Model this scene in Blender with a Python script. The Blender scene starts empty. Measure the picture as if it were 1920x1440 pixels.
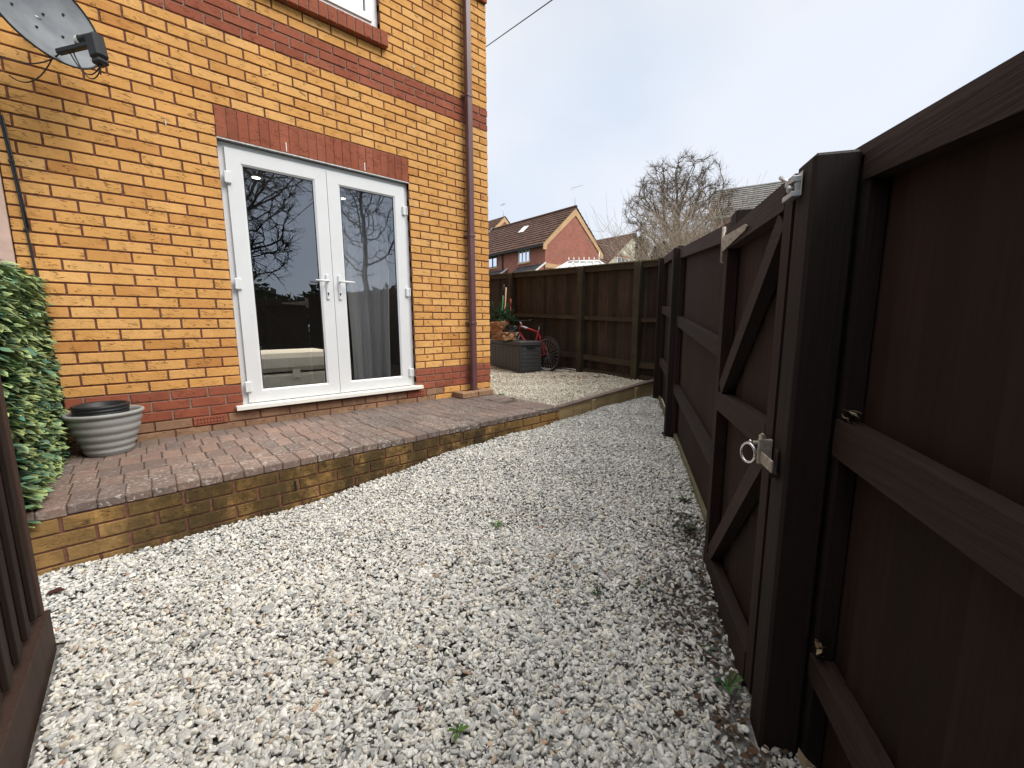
import bpy, math, random
import numpy as np
from mathutils import Vector, Matrix
random.seed(7); rng=np.random.default_rng(7)
S=bpy.context.scene; COL=S.collection
R=math.radians
# ---------------------------------------------------------------- camera
cam_d=bpy.data.cameras.new('camera'); cam=bpy.data.objects.new('camera',cam_d); COL.objects.link(cam); S.camera=cam
CP=(-0.5415,-3.9436,0.4736)
r2=(0.74942,-0.66207,-0.00558); u2=(0.10007,0.10494,0.98943); fw=(0.65449,0.74206,-0.14490)
cam.matrix_world=Matrix(((r2[0],u2[0],-fw[0],CP[0]),(r2[1],u2[1],-fw[1],CP[1]),(r2[2],u2[2],-fw[2],CP[2]),(0,0,0,1)))
cam_d.sensor_width=36; cam_d.lens=771.34/1920*36; cam_d.clip_start=0.02; cam_d.clip_end=3000
# ---------------------------------------------------------------- world, sun, exposure
W=bpy.data.worlds.new('World'); S.world=W; W.use_nodes=True
nt=W.node_tree; nd=nt.nodes; lk=nt.links; bg=nd['Background']; bg.inputs[1].default_value=0.10
SUN_EL=R(48); SUN_AZ=R(-62)            # direction towards the sun, from +X towards +Y
sky=nd.new('ShaderNodeTexSky'); sky.sky_type='NISHITA'; sky.sun_disc=False; sky.sun_elevation=SUN_EL
sky.sun_rotation=R(90)-SUN_AZ; sky.air_density=1.0; sky.dust_density=1.0
tc=nd.new('ShaderNodeTexCoord'); mp=nd.new('ShaderNodeMapping'); mp.inputs['Scale'].default_value=(1,1,1.5); mp.inputs['Location'].default_value=(3.1,1.7,0.4)
lk.new(tc.outputs['Generated'],mp.inputs[0])
nz=nd.new('ShaderNodeTexNoise'); nz.inputs['Scale'].default_value=1.8; nz.inputs['Detail'].default_value=7; nz.inputs['Roughness'].default_value=0.46; nz.inputs['Distortion'].default_value=0.25
lk.new(mp.outputs[0],nz.inputs['Vector'])
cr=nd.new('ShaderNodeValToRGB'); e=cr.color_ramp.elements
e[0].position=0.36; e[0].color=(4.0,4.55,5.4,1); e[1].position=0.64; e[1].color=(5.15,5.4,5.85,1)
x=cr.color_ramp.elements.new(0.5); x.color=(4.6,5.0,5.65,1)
lk.new(nz.outputs[0],cr.inputs[0])
mx=nd.new('ShaderNodeMixRGB'); mx.inputs[0].default_value=0.92
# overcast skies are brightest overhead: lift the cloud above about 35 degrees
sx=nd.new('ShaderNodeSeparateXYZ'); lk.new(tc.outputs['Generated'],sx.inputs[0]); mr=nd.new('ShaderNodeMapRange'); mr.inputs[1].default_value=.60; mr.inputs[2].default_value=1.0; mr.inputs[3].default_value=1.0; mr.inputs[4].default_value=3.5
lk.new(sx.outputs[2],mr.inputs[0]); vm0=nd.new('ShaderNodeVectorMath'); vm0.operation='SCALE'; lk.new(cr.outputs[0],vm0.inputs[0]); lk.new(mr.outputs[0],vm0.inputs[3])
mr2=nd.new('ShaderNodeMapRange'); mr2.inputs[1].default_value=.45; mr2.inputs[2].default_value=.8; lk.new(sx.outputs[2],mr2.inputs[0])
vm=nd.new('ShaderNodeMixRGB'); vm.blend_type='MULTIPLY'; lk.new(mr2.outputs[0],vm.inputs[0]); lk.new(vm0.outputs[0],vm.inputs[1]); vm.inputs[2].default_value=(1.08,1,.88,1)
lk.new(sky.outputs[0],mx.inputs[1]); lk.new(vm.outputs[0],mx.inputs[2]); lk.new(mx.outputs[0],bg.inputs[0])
sd=bpy.data.lights.new('sun','SUN'); so=bpy.data.objects.new('sun',sd); COL.objects.link(so)
sd.energy=2.0; sd.angle=R(38); sd.color=(1.0,0.95,0.87)
sv=Vector((math.cos(SUN_AZ)*math.cos(SUN_EL),math.sin(SUN_AZ)*math.cos(SUN_EL),math.sin(SUN_EL)))
so.rotation_euler=sv.to_track_quat('Z','Y').to_euler()
S.view_settings.view_transform='Standard'; S.view_settings.look='None'; S.view_settings.gamma=1; S.view_settings.exposure=0.80
S.render.engine='CYCLES'; S.cycles.max_bounces=6; S.cycles.transparent_max_bounces=12; S.cycles.use_denoising=True
# ---------------------------------------------------------------- builders
class MB:
    """collects shapes; verts in world coordinates, a random colour per vertex in attribute 'rnd'"""
    def __init__(s): s.v=[]; s.f=[]; s.m=[]; s.c=[]; s.sm=[]
    def add(s,vs,fs,mi=0,col=None,smooth=False):
        if col is None: col=(random.random(),random.random(),random.random())
        o=len(s.v); s.v+= [tuple(q) for q in vs]; s.f+=[tuple(i+o for i in f) for f in fs]; s.m+=[mi]*len(fs); s.sm+=[smooth]*len(fs)
        if len(col)and isinstance(col[0],(tuple,list)): s.c+=[tuple(c) for c in col]
        else: s.c+=[tuple(col)]*len(vs)
    def frame_box(s,o,ax,ay,az,mi=0,col=None,bev=0.0):
        """box from corner o along vectors ax, ay, az"""
        o=Vector(o);ax=Vector(ax);ay=Vector(ay);az=Vector(az)
        if ax.cross(ay).dot(az)<0: ax,ay=ay,ax
        if bev<=0:
            vs=[o,o+ax,o+ax+ay,o+ay,o+az,o+ax+az,o+ax+ay+az,o+ay+az]
            fs=[(0,3,2,1),(4,5,6,7),(0,1,5,4),(1,2,6,5),(2,3,7,6),(3,0,4,7)]
            s.add(vs,fs,mi,col); return
        L=[ax.length,ay.length,az.length]; n=[ax.normalized(),ay.normalized(),az.normalized()]
        b=min(bev,min(L)*.45)
        vs=[];ix={}
        for i in (0,1):
            for j in (0,1):
                for k in (0,1):
                    c=o+ax*i+ay*j+az*k
                    si=n[0]*(b if i==0 else -b); sj=n[1]*(b if j==0 else -b); sk=n[2]*(b if k==0 else -b)
                    for q,off in (('x',sj+sk),('y',si+sk),('z',si+sj)):
                        ix[(i,j,k,q)]=len(vs); vs.append(c+off)
        fs=[]
        g=lambda i,j,k,q: ix[(i,j,k,q)]
        for i in (0,1):
            f=[g(i,0,0,'x'),g(i,1,0,'x'),g(i,1,1,'x'),g(i,0,1,'x')]; fs.append(f if i else f[::-1])
            f=[g(0,i,0,'y'),g(0,i,1,'y'),g(1,i,1,'y'),g(1,i,0,'y')]; fs.append(f if i else f[::-1])
            f=[g(0,0,i,'z'),g(1,0,i,'z'),g(1,1,i,'z'),g(0,1,i,'z')]; fs.append(f if i else f[::-1])
        for a in (0,1):
            for c in (0,1):
                f=[g(0,a,c,'y'),g(1,a,c,'y'),g(1,a,c,'z'),g(0,a,c,'z')]; fs.append(f if a==c else f[::-1])
                f=[g(a,0,c,'z'),g(a,1,c,'z'),g(a,1,c,'x'),g(a,0,c,'x')]; fs.append(f if a==c else f[::-1])
                f=[g(a,c,0,'x'),g(a,c,1,'x'),g(a,c,1,'y'),g(a,c,0,'y')]; fs.append(f if a==c else f[::-1])
        for i in (0,1):
            for j in (0,1):
                for k in (0,1):
                    f=[g(i,j,k,'x'),g(i,j,k,'y'),g(i,j,k,'z')]; fs.append(f if (i+j+k)%2==1 else f[::-1])
        s.add(vs,fs,mi,col)
    def box(s,x0,x1,y0,y1,z0,z1,mi=0,col=None,bev=0.0):
        s.frame_box((x0,y0,z0),(x1-x0,0,0),(0,y1-y0,0),(0,0,z1-z0),mi,col,bev)
    def tube(s,pts,rad,n=8,mi=0,col=None,cap=True,smooth=True):
        pts=[Vector(p) for p in pts]; rad=rad if isinstance(rad,(list,tuple)) else [rad]*len(pts)
        vs=[];fs=[];up=Vector((0,0,1)); prev=None
        for i,p in enumerate(pts):
            t=(pts[min(i+1,len(pts)-1)]-pts[max(i-1,0)]).normalized()
            if prev is None:
                a=t.cross(up) if abs(t.z)<.95 else t.cross(Vector((1,0,0)))
            else: a=prev-t*prev.dot(t)
            a.normalize(); prev=a; b=t.cross(a)
            for k in range(n):
                w=2*math.pi*k/n; vs.append(p+(a*math.cos(w)+b*math.sin(w))*rad[i])
        for i in range(len(pts)-1):
            for k in range(n): fs.append((i*n+k,i*n+(k+1)%n,(i+1)*n+(k+1)%n,(i+1)*n+k))
        if cap: fs.append(tuple(range(n))[::-1]); fs.append(tuple((len(pts)-1)*n+k for k in range(n)))
        s.add(vs,fs,mi,col,smooth)
    def lathe(s,prof,c,n=40,mi=0,col=None,M=None,smooth=True):
        vs=[];fs=[];c=Vector(c)
        for r,z in prof:
            for k in range(n):
                w=2*math.pi*k/n; q=Vector((r*math.cos(w),r*math.sin(w),z))
                if M is not None: q=M@q
                vs.append(c+q)
        for i in range(len(prof)-1):
            for k in range(n): fs.append((i*n+k,i*n+(k+1)%n,(i+1)*n+(k+1)%n,(i+1)*n+k))
        s.add(vs,fs,mi,col,smooth)
    def poly(s,pts,mi=0,col=None): s.add(pts,[tuple(range(len(pts)))],mi,col)
    def prism(s,pts,ext,mi=0,col=None):
        """closed outline extruded by vector"""
        ext=Vector(ext); n=len(pts); pts=[Vector(p) for p in pts]
        fs=[tuple(range(n)),tuple(range(2*n-1,n-1,-1))]+[(i,i+n,(i+1)%n+n,(i+1)%n) for i in range(n)]
        s.add(pts+[p+ext for p in pts],fs,mi,col)
    def build(s,name,mats,parent=None,label=None,cat=None,group=None,kind=None,origin=None,fix=False):
        o=Vector(parent['_o']) if parent is not None else (Vector(origin) if origin else Vector((0,0,0)))
        me=bpy.data.meshes.new(name); me.from_pydata([(a-o[0],b-o[1],c-o[2]) for a,b,c in s.v],[],s.f)
        if not isinstance(mats,(list,tuple)): mats=[mats]
        for m in mats: me.materials.append(m)
        me.polygons.foreach_set('material_index',s.m); me.polygons.foreach_set('use_smooth',s.sm)
        at=me.attributes.new('rnd','FLOAT_COLOR','POINT'); a=np.ones((len(s.v),4),np.float32); a[:,:3]=np.array(s.c,np.float32); at.data.foreach_set('color',a.ravel())
        if fix:
            import bmesh
            bm=bmesh.new(); bm.from_mesh(me); bmesh.ops.recalc_face_normals(bm,faces=bm.faces); bm.to_mesh(me); bm.free()
        me.update()
        ob=bpy.data.objects.new(name,me); COL.objects.link(ob)
        if parent is not None: ob.parent=parent
        else: ob.location=o
        ob['_o']=list(o); tagit(ob,label,cat,group,kind); return ob
def tagit(ob,label=None,cat=None,group=None,kind=None):
    if label: ob['label']=label
    if cat: ob['category']=cat
    if group: ob['group']=group
    if kind: ob['kind']=kind
def thing(name,label,cat,loc,group=None):
    o=bpy.data.objects.new(name,None); COL.objects.link(o); o.location=loc; o.empty_display_size=.1; o['_o']=list(loc); tagit(o,label,cat,group); return o
def bulk(name,V,F,Cc,mat,kind=None,label=None,cat=None,parent=None,sub=False,group=None):
    """fast numpy mesh: V (n,3), F (m,k), Cc (n,3)"""
    me=bpy.data.meshes.new(name); n=len(V); m,k=F.shape
    if parent is not None: V=V-np.array(parent['_o'])
    me.vertices.add(n); me.vertices.foreach_set('co',V.astype(np.float32).ravel())
    me.loops.add(m*k); me.loops.foreach_set('vertex_index',F.astype(np.int32).ravel())
    me.polygons.add(m); me.polygons.foreach_set('loop_start',np.arange(0,m*k,k,dtype=np.int32)); me.polygons.foreach_set('loop_total',np.full(m,k,np.int32))
    me.materials.append(mat); me.update(calc_edges=True); me.validate()
    at=me.attributes.new('rnd','FLOAT_COLOR','POINT'); a=np.ones((n,4),np.float32); a[:,:3]=Cc; at.data.foreach_set('color',a.ravel())
    ob=bpy.data.objects.new(name,me); COL.objects.link(ob)
    if parent is not None: ob.parent=parent; ob['_o']=list(parent['_o'])
    tagit(ob,label,cat,group,kind); return ob
# ---------------------------------------------------------------- materials
class NM:
    def __init__(s,name,rough=.8,spec=.3):
        s.m=bpy.data.materials.new(name); s.m.use_nodes=True; s.t=s.m.node_tree; s.n=s.t.nodes; s.b=s.n['Principled BSDF']
        s.b.inputs['Roughness'].default_value=rough; s.b.inputs['Specular IOR Level'].default_value=spec; s.co=None
    def L(s,a,b): s.t.links.new(a,b)
    def coord(s,scale=(1,1,1),rot=(0,0,0),kind='Object'):
        if s.co is None: s.co=s.n.new('ShaderNodeTexCoord')
        src=s.co.outputs[kind]
        if any(rot): r_=s.n.new('ShaderNodeMapping'); r_.inputs['Rotation'].default_value=rot; s.L(src,r_.inputs[0]); src=r_.outputs[0]
        m=s.n.new('ShaderNodeMapping'); m.inputs['Scale'].default_value=scale; s.L(src,m.inputs[0]); return m.outputs[0]
    def noise(s,scale=(1,1,1),sc=5,det=4,ro=.55,dist=0,rot=(0,0,0)):
        k=s.n.new('ShaderNodeTexNoise'); k.inputs['Scale'].default_value=sc; k.inputs['Detail'].default_value=det; k.inputs['Roughness'].default_value=ro; k.inputs['Distortion'].default_value=dist
        s.L(s.coord(scale,rot),k.inputs['Vector']); return k.outputs[0]
    def ramp(s,f,stops,interp='LINEAR'):
        r=s.n.new('ShaderNodeValToRGB'); el=r.color_ramp.elements; r.color_ramp.interpolation=interp
        for i,(p,c) in enumerate(stops):
            c=(c,c,c) if isinstance(c,(int,float)) else c
            q=el[i] if i<2 else el.new(p)
            q.position=p; q.color=(*c[:3],1)
        s.L(f,r.inputs[0]); return r.outputs[0]
    def mix(s,f,a,b,mode='MIX'):
        k=s.n.new('ShaderNodeMixRGB'); k.blend_type=mode
        for i,q in enumerate((f,a,b)):
            if hasattr(q,'is_linked') or hasattr(q,'links'): s.L(q,k.inputs[i])
            elif i==0: k.inputs[0].default_value=q
            else: k.inputs[i].default_value=(*q[:3],1) if not isinstance(q,(int,float)) else (q,q,q,1)
        return k.outputs[0]
    def math(s,op,a,b=0.0,clamp=False):
        k=s.n.new('ShaderNodeMath'); k.operation=op; k.use_clamp=clamp
        for i,q in enumerate((a,b)):
            if hasattr(q,'links'): s.L(q,k.inputs[i])
            else: k.inputs[i].default_value=q
        return k.outputs[0]
    def rnd(s,ch=0):
        a=s.n.new('ShaderNodeAttribute'); a.attribute_name='rnd'
        if ch is None: return a.outputs[0]
        p=s.n.new('ShaderNodeSeparateColor'); s.L(a.outputs[0],p.inputs[0]); return p.outputs[ch]
    def col(s,c):
        if hasattr(c,'links'): s.L(c,s.b.inputs['Base Color'])
        else: s.b.inputs['Base Color'].default_value=(*c,1)
        return s
    def bump(s,h,strength=.5,dist=.005):
        k=s.n.new('ShaderNodeBump'); k.inputs['Strength'].default_value=strength; k.inputs['Distance'].default_value=dist; s.L(h,k.inputs['Height']); s.L(k.outputs[0],s.b.inputs['Normal']); return s
    def sepz(s,ax=2,kind='Object'):
        p=s.n.new('ShaderNodeSeparateXYZ'); s.L(s.coord(kind=kind),p.inputs[0]); return p.outputs[ax]
def flat(name,c,rough=.6,spec=.4,metal=0,var=.12,sc=9):
    m=NM(name,rough,spec); m.b.inputs['Metallic'].default_value=metal
    n=m.noise(sc=sc,det=5); d=tuple(q*(1-var) for q in c); l=tuple(min(1,q*(1+var)) for q in c)
    m.col(m.ramp(n,[(.3,d),(.7,l)])); return m.m
def brickmat(name,light,mid,dark,stain=0.0,xs=False,crease=.75,white=.0,staincol=(.035,.032,.02)):
    m=NM(name,.9,.15)
    base=m.ramp(m.rnd(0),[(0,light),(.4,mid),(.78,mid),(1,dark)])
    fine=m.noise(sc=55,det=6,ro=.7); base=m.mix(m.ramp(fine,[(.3,.0),(.75,.45)]),base,tuple(q*.62 for q in mid))
    pale=m.noise(sc=9,det=3); base=m.mix(m.ramp(pale,[(.45,.0),(.8,.35)]),base,tuple(min(1,q*1.18) for q in light))
    wv=m.noise(scale=(9,9,48),sc=1.0,det=1.6,ro=.5,dist=.7,rot=(0,R(-11),0)); d=m.math('ABSOLUTE',m.math('SUBTRACT',wv,.5))
    line=m.ramp(d,[(.006,1.0),(.020,0.0)]); msk=m.ramp(m.noise(sc=15,det=2),[(.50,0),(.60,1)]); cr=m.math('MULTIPLY',line,msk)
    pit=m.ramp(m.noise(sc=85,det=2),[(.70,0),(.76,1)]); cr2=m.math('MAXIMUM',cr,pit)
    base=m.mix(m.math('MULTIPLY',cr2,crease),base,tuple(q*.28 for q in dark))
    if stain>0:
        st=m.ramp(m.noise(sc=4.2,det=6,ro=.7),[(.52,1),(.52+.14*stain,.05)]); st2=m.math('MULTIPLY',st,m.ramp(m.noise(sc=26,det=5,ro=.7),[(.3,.5),(.62,1)]))
        if xs:
            px=m.math('MULTIPLY',m.math('ADD',m.sepz(0),1.35),.25); st2=m.math('MULTIPLY',st2,m.ramp(px,[(.08,.25),(.22,1),(.72,1),(.88,.35)]))
            wet=m.ramp(m.noise(scale=(1,1,.35),sc=6,det=5,ro=.7),[(.40,0),(.53,.95)]); base=m.mix(m.math('MULTIPLY',wet,m.ramp(px,[(.05,.2),(.25,1),(.72,1),(.9,.2)])),base,(.075,.055,.028))
        base=m.mix(m.math('MULTIPLY',st2,min(1,stain*1.25)),base,staincol)
    if white>0:
        wt=m.ramp(m.noise(sc=38,det=4,ro=.7),[(.68,0),(.74,white)]); base=m.mix(wt,base,(.55,.54,.5))
    grime=m.ramp(m.noise(scale=(1,1,.45),sc=1.6,det=5,ro=.65),[(.42,.22),(.62,0)]); base=m.mix(grime,base,tuple(q*.5 for q in mid))
    m.col(base)
    h=m.math('ADD',m.math('MULTIPLY',fine,.5),m.math('MULTIPLY',cr2,-1.2)); m.bump(h,.8,.006)
    return m.m
M={}
M['yel']=brickmat('yellow_brick',(.78,.445,.17),(.70,.36,.115),(.51,.22,.065),crease=.75)
M['red']=brickmat('red_brick',(.37,.125,.075),(.32,.098,.056),(.25,.078,.047),crease=.3)
M['plinth']=brickmat('plinth_brick',(.44,.27,.17),(.38,.22,.135),(.31,.17,.105),stain=.35,crease=.5,staincol=(.13,.09,.055))
M['dirty']=brickmat('stained_brick',(.60,.36,.14),(.50,.28,.095),(.38,.20,.07),stain=1.0,xs=True,crease=.5,white=.45,staincol=(.030,.026,.014))
m=NM('mortar',.95,.1); n=m.noise(sc=60,det=5); a=m.ramp(n,[(.3,(.13,.058,.043)),(.7,(.22,.105,.078))]); m.col(a); m.bump(n,.5,.003); M['mortar']=m.m
m=NM('mortar_pale',.95,.1); n=m.noise(sc=60,det=5); m.col(m.ramp(n,[(.3,(.22,.14,.11)),(.7,(.36,.25,.20))])); m.bump(n,.5,.003); M['mortar2']=m.m
# paving blocks
m=NM('paver',.9,.15)
b=m.ramp(m.rnd(0),[(0,(.34,.225,.175)),(.3,(.29,.19,.15)),(.65,(.24,.165,.135)),(1,(.18,.135,.12))])
sx=m.sepz(0); big=m.noise(sc=2.2,det=5,ro=.65)
dk=m.math('ADD',m.ramp(big,[(.38,0),(.62,.75)]),m.math('MULTIPLY',m.ramp(sx,[(0,0),(1,.9)]),.55),True)
b=m.mix(dk,b,(.16,.125,.11)); fine=m.noise(sc=90,det=5,ro=.7); b=m.mix(m.ramp(fine,[(.35,.45),(.65,0)]),b,(.07,.055,.05))
li=m.ramp(m.noise(scale=(1,1.7,1),sc=44,det=4,ro=.7),[(.55,0),(.61,.8)]); li=m.math('MULTIPLY',li,m.ramp(m.noise(sc=2.6,det=3),[(.36,.10),(.56,1)])); sy=m.sepz(1); li=m.math('MULTIPLY',li,m.ramp(m.math('MULTIPLY',sy,-.8),[(.05,.35),(.75,1)])); b=m.mix(li,b,(.44,.42,.38))
m.col(b); m.bump(fine,.5,.003); M['paver']=m.m
m=NM('paver_joint',.95,.1); n=m.noise(sc=30,det=5); m.col(m.ramp(n,[(.3,(.045,.035,.03)),(.7,(.12,.09,.07))])); M['joint']=m.m
# timber
def wood(name,c1,c2,horiz=False,green=0.0,rough=.72,spec=.22,ang=0,crack=.5,bump=.5):
    m=NM(name,rough,spec)
    sc=(3,70,70) if horiz else (60,60,3)
    if horiz: k=m.noise(scale=sc,sc=1,det=5,ro=.65,dist=.6,rot=(0,0,-ang))
    else: k=m.noise(scale=sc,sc=1,det=5,ro=.65,dist=.3)
    cc=m.ramp(k,[(.3,c1),(.7,c2)]); blot=m.noise(sc=3.5,det=5,ro=.6)
    cc=m.mix(m.ramp(blot,[(.35,0),(.7,.4)]),cc,tuple(q*1.35 for q in c2)); cc=m.mix(m.ramp(m.rnd(0),[(0,.65),(.7,0)]),cc,tuple(q*.7 for q in c1))
    if green>0: cc=m.mix(m.math('MULTIPLY',m.ramp(m.noise(sc=4,det=5,ro=.7),[(.42,0),(.7,1)]),green),cc,(.085,.085,.042))
    kn=m.ramp(m.noise(scale=(1,1,.6),sc=7,det=1),[(.76,0),(.8,.6)]); cc=m.mix(kn,cc,tuple(q*.45 for q in c1))
    m.col(cc); m.bump(m.math('ADD',k,m.math('MULTIPLY',blot,.3)),bump,.003); return m.m
FA=R(34.06)
M['bv']=wood('brown_paint_vertical',(.0120,.0058,.0042),(.0270,.0130,.0092))
M['bh']=wood('brown_paint_horizontal',(.018,.0105,.0085),(.041,.0250,.0200),True,ang=FA,bump=1.0)
M['bpost']=wood('brown_post',(.0095,.0058,.0050),(.021,.0130,.0110),bump=.9)
M['fv']=wood('stained_board',(.007,.0048,.0036),(.060,.038,.026),green=.05)
M['fh']=wood('stained_rail',(.022,.015,.010),(.062,.044,.029),True,green=.25,ang=R(90))
M['fp']=wood('stained_post',(.024,.017,.011),(.062,.044,.028),green=.35)
M['sleep']=wood('sleeper_wood',(.26,.18,.09),(.46,.34,.18),True,green=.22,rough=.85)
M['slcap']=wood('weathered_sleeper_top',(.10,.07,.058),(.20,.15,.13),True,rough=.9)
M['gboard']=wood('pale_gravel_board',(.12,.11,.06),(.24,.22,.13),True,green=.3,ang=FA,rough=.9)
M['slat']=wood('slat_brown',(.030,.0165,.0125),(.066,.038,.029))
M['slat2']=wood('slat_dark_brown',(.014,.0075,.0055),(.030,.017,.0125),bump=.9)
M['upvc']=flat('white_upvc',(.68,.69,.70),.32,.5,var=.02)
M['sillw']=flat('white_sill_plastic',(.78,.76,.70),.45,.4,var=.06,sc=4)
M['steel']=flat('galvanised_steel',(.42,.42,.41),.42,.5,metal=.85,var=.25,sc=40)
M['oldsteel']=flat('weathered_steel',(.34,.30,.25),.6,.4,metal=.35,var=.35,sc=50)
M['chrome']=flat('bright_zinc',(.72,.72,.72),.22,.5,metal=1,var=.05)
M['rubber']=flat('gasket_rubber',(.012,.012,.013),.6,.3)
M['blackpl']=flat('black_plastic',(.018,.019,.021),.5,.4)
M['greypl']=flat('grey_pot_plastic',(.31,.315,.305),.5,.4,var=.06)
M['boxpl']=flat('dark_box_plastic',(.045,.045,.046),.5,.4,var=.08)
M['boxbr']=flat('brown_box_plastic',(.055,.045,.040),.5,.4,var=.08)
M['pipe']=flat('maroon_downpipe',(.115,.056,.060),.34,.5,var=.12,sc=5)
M['filler']=flat('pale_filler',(.55,.47,.40),.9,.1)
m=NM('dish_mesh_metal',.55,.4); n=m.noise(sc=7,det=6,ro=.6); m.col(m.ramp(n,[(.3,(.115,.13,.15)),(.7,(.22,.235,.25))])); M['dish']=m.m
M['pink']=flat('pink_render',(.56,.40,.33),.9,.1,var=.10,sc=14)
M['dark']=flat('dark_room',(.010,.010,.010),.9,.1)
M['ceil']=flat('room_ceiling',(.16,.16,.17),.9,.1)
M['sofa']=flat('cream_sofa',(.74,.71,.63),.85,.2,var=.05)
M['white']=flat('white_paint',(.78,.78,.76),.5,.4,var=.03)
M['cream']=flat('cream_render',(.56,.53,.42),.95,.1,var=.22,sc=1.5)
M['sheer']=None
m=NM('sheer_curtain',.9,.1); m.col((.62,.63,.66)); m.b.inputs['Alpha'].default_value=.80; M['sheer']=m.m
def glass(name,tint=(.70,.73,.76),gain=1.9):
    m=bpy.data.materials.new(name); m.use_nodes=True; t=m.node_tree; t.nodes.clear()
    o=t.nodes.new('ShaderNodeOutputMaterial'); mxs=t.nodes.new('ShaderNodeMixShader'); tr=t.nodes.new('ShaderNodeBsdfTransparent'); gl=t.nodes.new('ShaderNodeBsdfGlossy')
    fr=t.nodes.new('ShaderNodeFresnel'); fr.inputs[0].default_value=1.52; mu=t.nodes.new('ShaderNodeMath'); mu.operation='MULTIPLY'; mu.inputs[1].default_value=gain; mu.use_clamp=True
    tr.inputs[0].default_value=(*tint,1); gl.inputs['Roughness'].default_value=.0; gl.inputs['Color'].default_value=(.85,.91,1,1)
    t.links.new(fr.outputs[0],mu.inputs[0]); t.links.new(mu.outputs[0],mxs.inputs[0]); t.links.new(tr.outputs[0],mxs.inputs[1]); t.links.new(gl.outputs[0],mxs.inputs[2]); t.links.new(mxs.outputs[0],o.inputs[0]); return m
M['glass']=glass('window_glass',tint=(.88,.90,.92),gain=5.4)
# ---------------------------------------------------------------- reference planes
def G(x,y): return -.46+.03*x+.085*y-.085*np.exp(-((x+.3)/1.35)**2-((y+1.22)/.8)**2)   # lower gravel surface
def U(x,y): return -.37+.035*(x-2.6)            # upper gravel surface
A0=Vector((0.692,-3.638,0)); FD=Vector((math.cos(FA),math.sin(FA),0)); FN=Vector((-math.sin(FA),math.cos(FA),0))
def F(s,t,z): q=A0+FD*s-FN*t; return Vector((q.x,q.y,z))
def GF(s,t=0): q=F(s,t,0); return G(q.x,q.y)
# ================================================================= SETTING
g=MB(); N_=24
g.poly([(-400,-400,-1.35),(400,-400,-1.35),(400,400,-1.35),(-400,400,-1.35)])
m=NM('rough_ground',.95,.1); n=m.noise(sc=.8,det=6); m.col(m.ramp(n,[(.35,(.045,.065,.028)),(.65,(.09,.10,.05))])); 
g.build('ground',m.m,kind='structure')
# beds of gravel (base sheets under the loose stones)
m=NM('gravel_base',.95,.1); n=m.noise(sc=45,det=6,ro=.7); b=m.ramp(n,[(.35,(.10,.095,.085)),(.6,(.30,.29,.27))]); m.col(b); m.bump(n,.8,.01); M['gbase']=m.m
def sheet(x0,x1,y0,y1,fn,dz,nx,ny,name):
    b=MB(); vs=[];fs=[]
    for j in range(ny+1):
        for i in range(nx+1):
            X=x0+(x1-x0)*i/nx; Y=y0+(y1-y0)*j/ny; vs.append((X,Y,fn(X,Y)+dz))
    for j in range(ny):
        for i in range(nx): a=j*(nx+1)+i; fs.append((a,a+1,a+nx+2,a+nx+1))
    b.add(vs,fs,0,(.5,.5,.5)); return b.build(name,M['gbase'],kind='structure')
sheet(-1.6,5.2,-7.5,-1.22,G,-.026,12,12,'lower_gravel_bed')
sheet(2.5,5.0,-1.2,6,U,-.018,4,6,'upper_gravel_bed')
# ---------------------------------------------------------------- loose gravel stones
def ico(sub):
    import bmesh
    bm=bmesh.new(); bmesh.ops.create_icosphere(bm,subdivisions=sub,radius=1); bm.verts.ensure_lookup_table()
    v=np.array([q.co[:] for q in bm.verts]); f=np.array([[w.index for w in p.verts] for p in bm.faces]); bm.free(); return v,f
def stones(name,P,size,palette,label,hi=False,tilt=.45,dirt=None):
    v0,f0=ico(2 if hi else 1); nv=len(v0); vars_=[]
    for k in range(10):
        r=np.random.default_rng(k+3); v=v0.copy()
        for _ in range(7 if hi else 6):   # random planar cuts make the stone angular
            d=r.normal(size=3); d/=np.linalg.norm(d); h=r.uniform(.36,.72); q=v@d; over=np.clip(q-h,0,None); v=v-over[:,None]*d
        vars_.append(v*r.uniform(.9,1.1,3))
    n=len(P); idx=rng.integers(0,10,n); base=np.stack(vars_)[idx]
    sc=size*rng.lognormal(0,.28,n)
    asp=np.stack([rng.uniform(.85,1.5,n),rng.uniform(.6,.95,n),rng.uniform(.36,.72,n)],1)*sc[:,None]
    base=base*asp[:,None,:]
    az=rng.uniform(0,2*np.pi,n); tl=rng.normal(0,tilt,n); t2=rng.normal(0,tilt,n)
    def rot(v,a,i,j):
        c,s_=np.cos(a)[:,None],np.sin(a)[:,None]; x,y=v[:,:,i].copy(),v[:,:,j].copy(); v[:,:,i]=c*x-s_*y; v[:,:,j]=s_*x+c*y
    rot(base,tl,0,2); rot(base,t2,1,2); rot(base,az,0,1)
    V=(base+P[:,None,:]).reshape(-1,3); Fc=(f0[None]+(np.arange(n)*nv)[:,None,None]).reshape(-1,3)
    pal=np.array([c for c,w in palette]); w=np.array([w for c,w in palette]); ci=rng.choice(len(pal),n,p=w/w.sum())
    C=pal[ci]*rng.uniform(.72,1.12,(n,1)); 
    if dirt is not None: C=C*(1-dirt[:,None])+np.array((.10,.07,.05))*dirt[:,None]
    C=np.clip(np.repeat(C,nv,0),0,1)
    return bulk(name,V,Fc,C,M['stone'],kind='stuff',label=label)
m=NM('limestone_chip',.8,.25); c=m.mix(1.0,m.rnd(None),(.99,.985,.97),'MULTIPLY'); n=m.noise(sc=70,det=5,ro=.65); c=m.mix(m.ramp(n,[(.35,.45),(.62,0)]),c,(.16,.16,.155),'MIX'); m.col(c); m.bump(n,.35,.003); M['stone']=m.m
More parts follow.
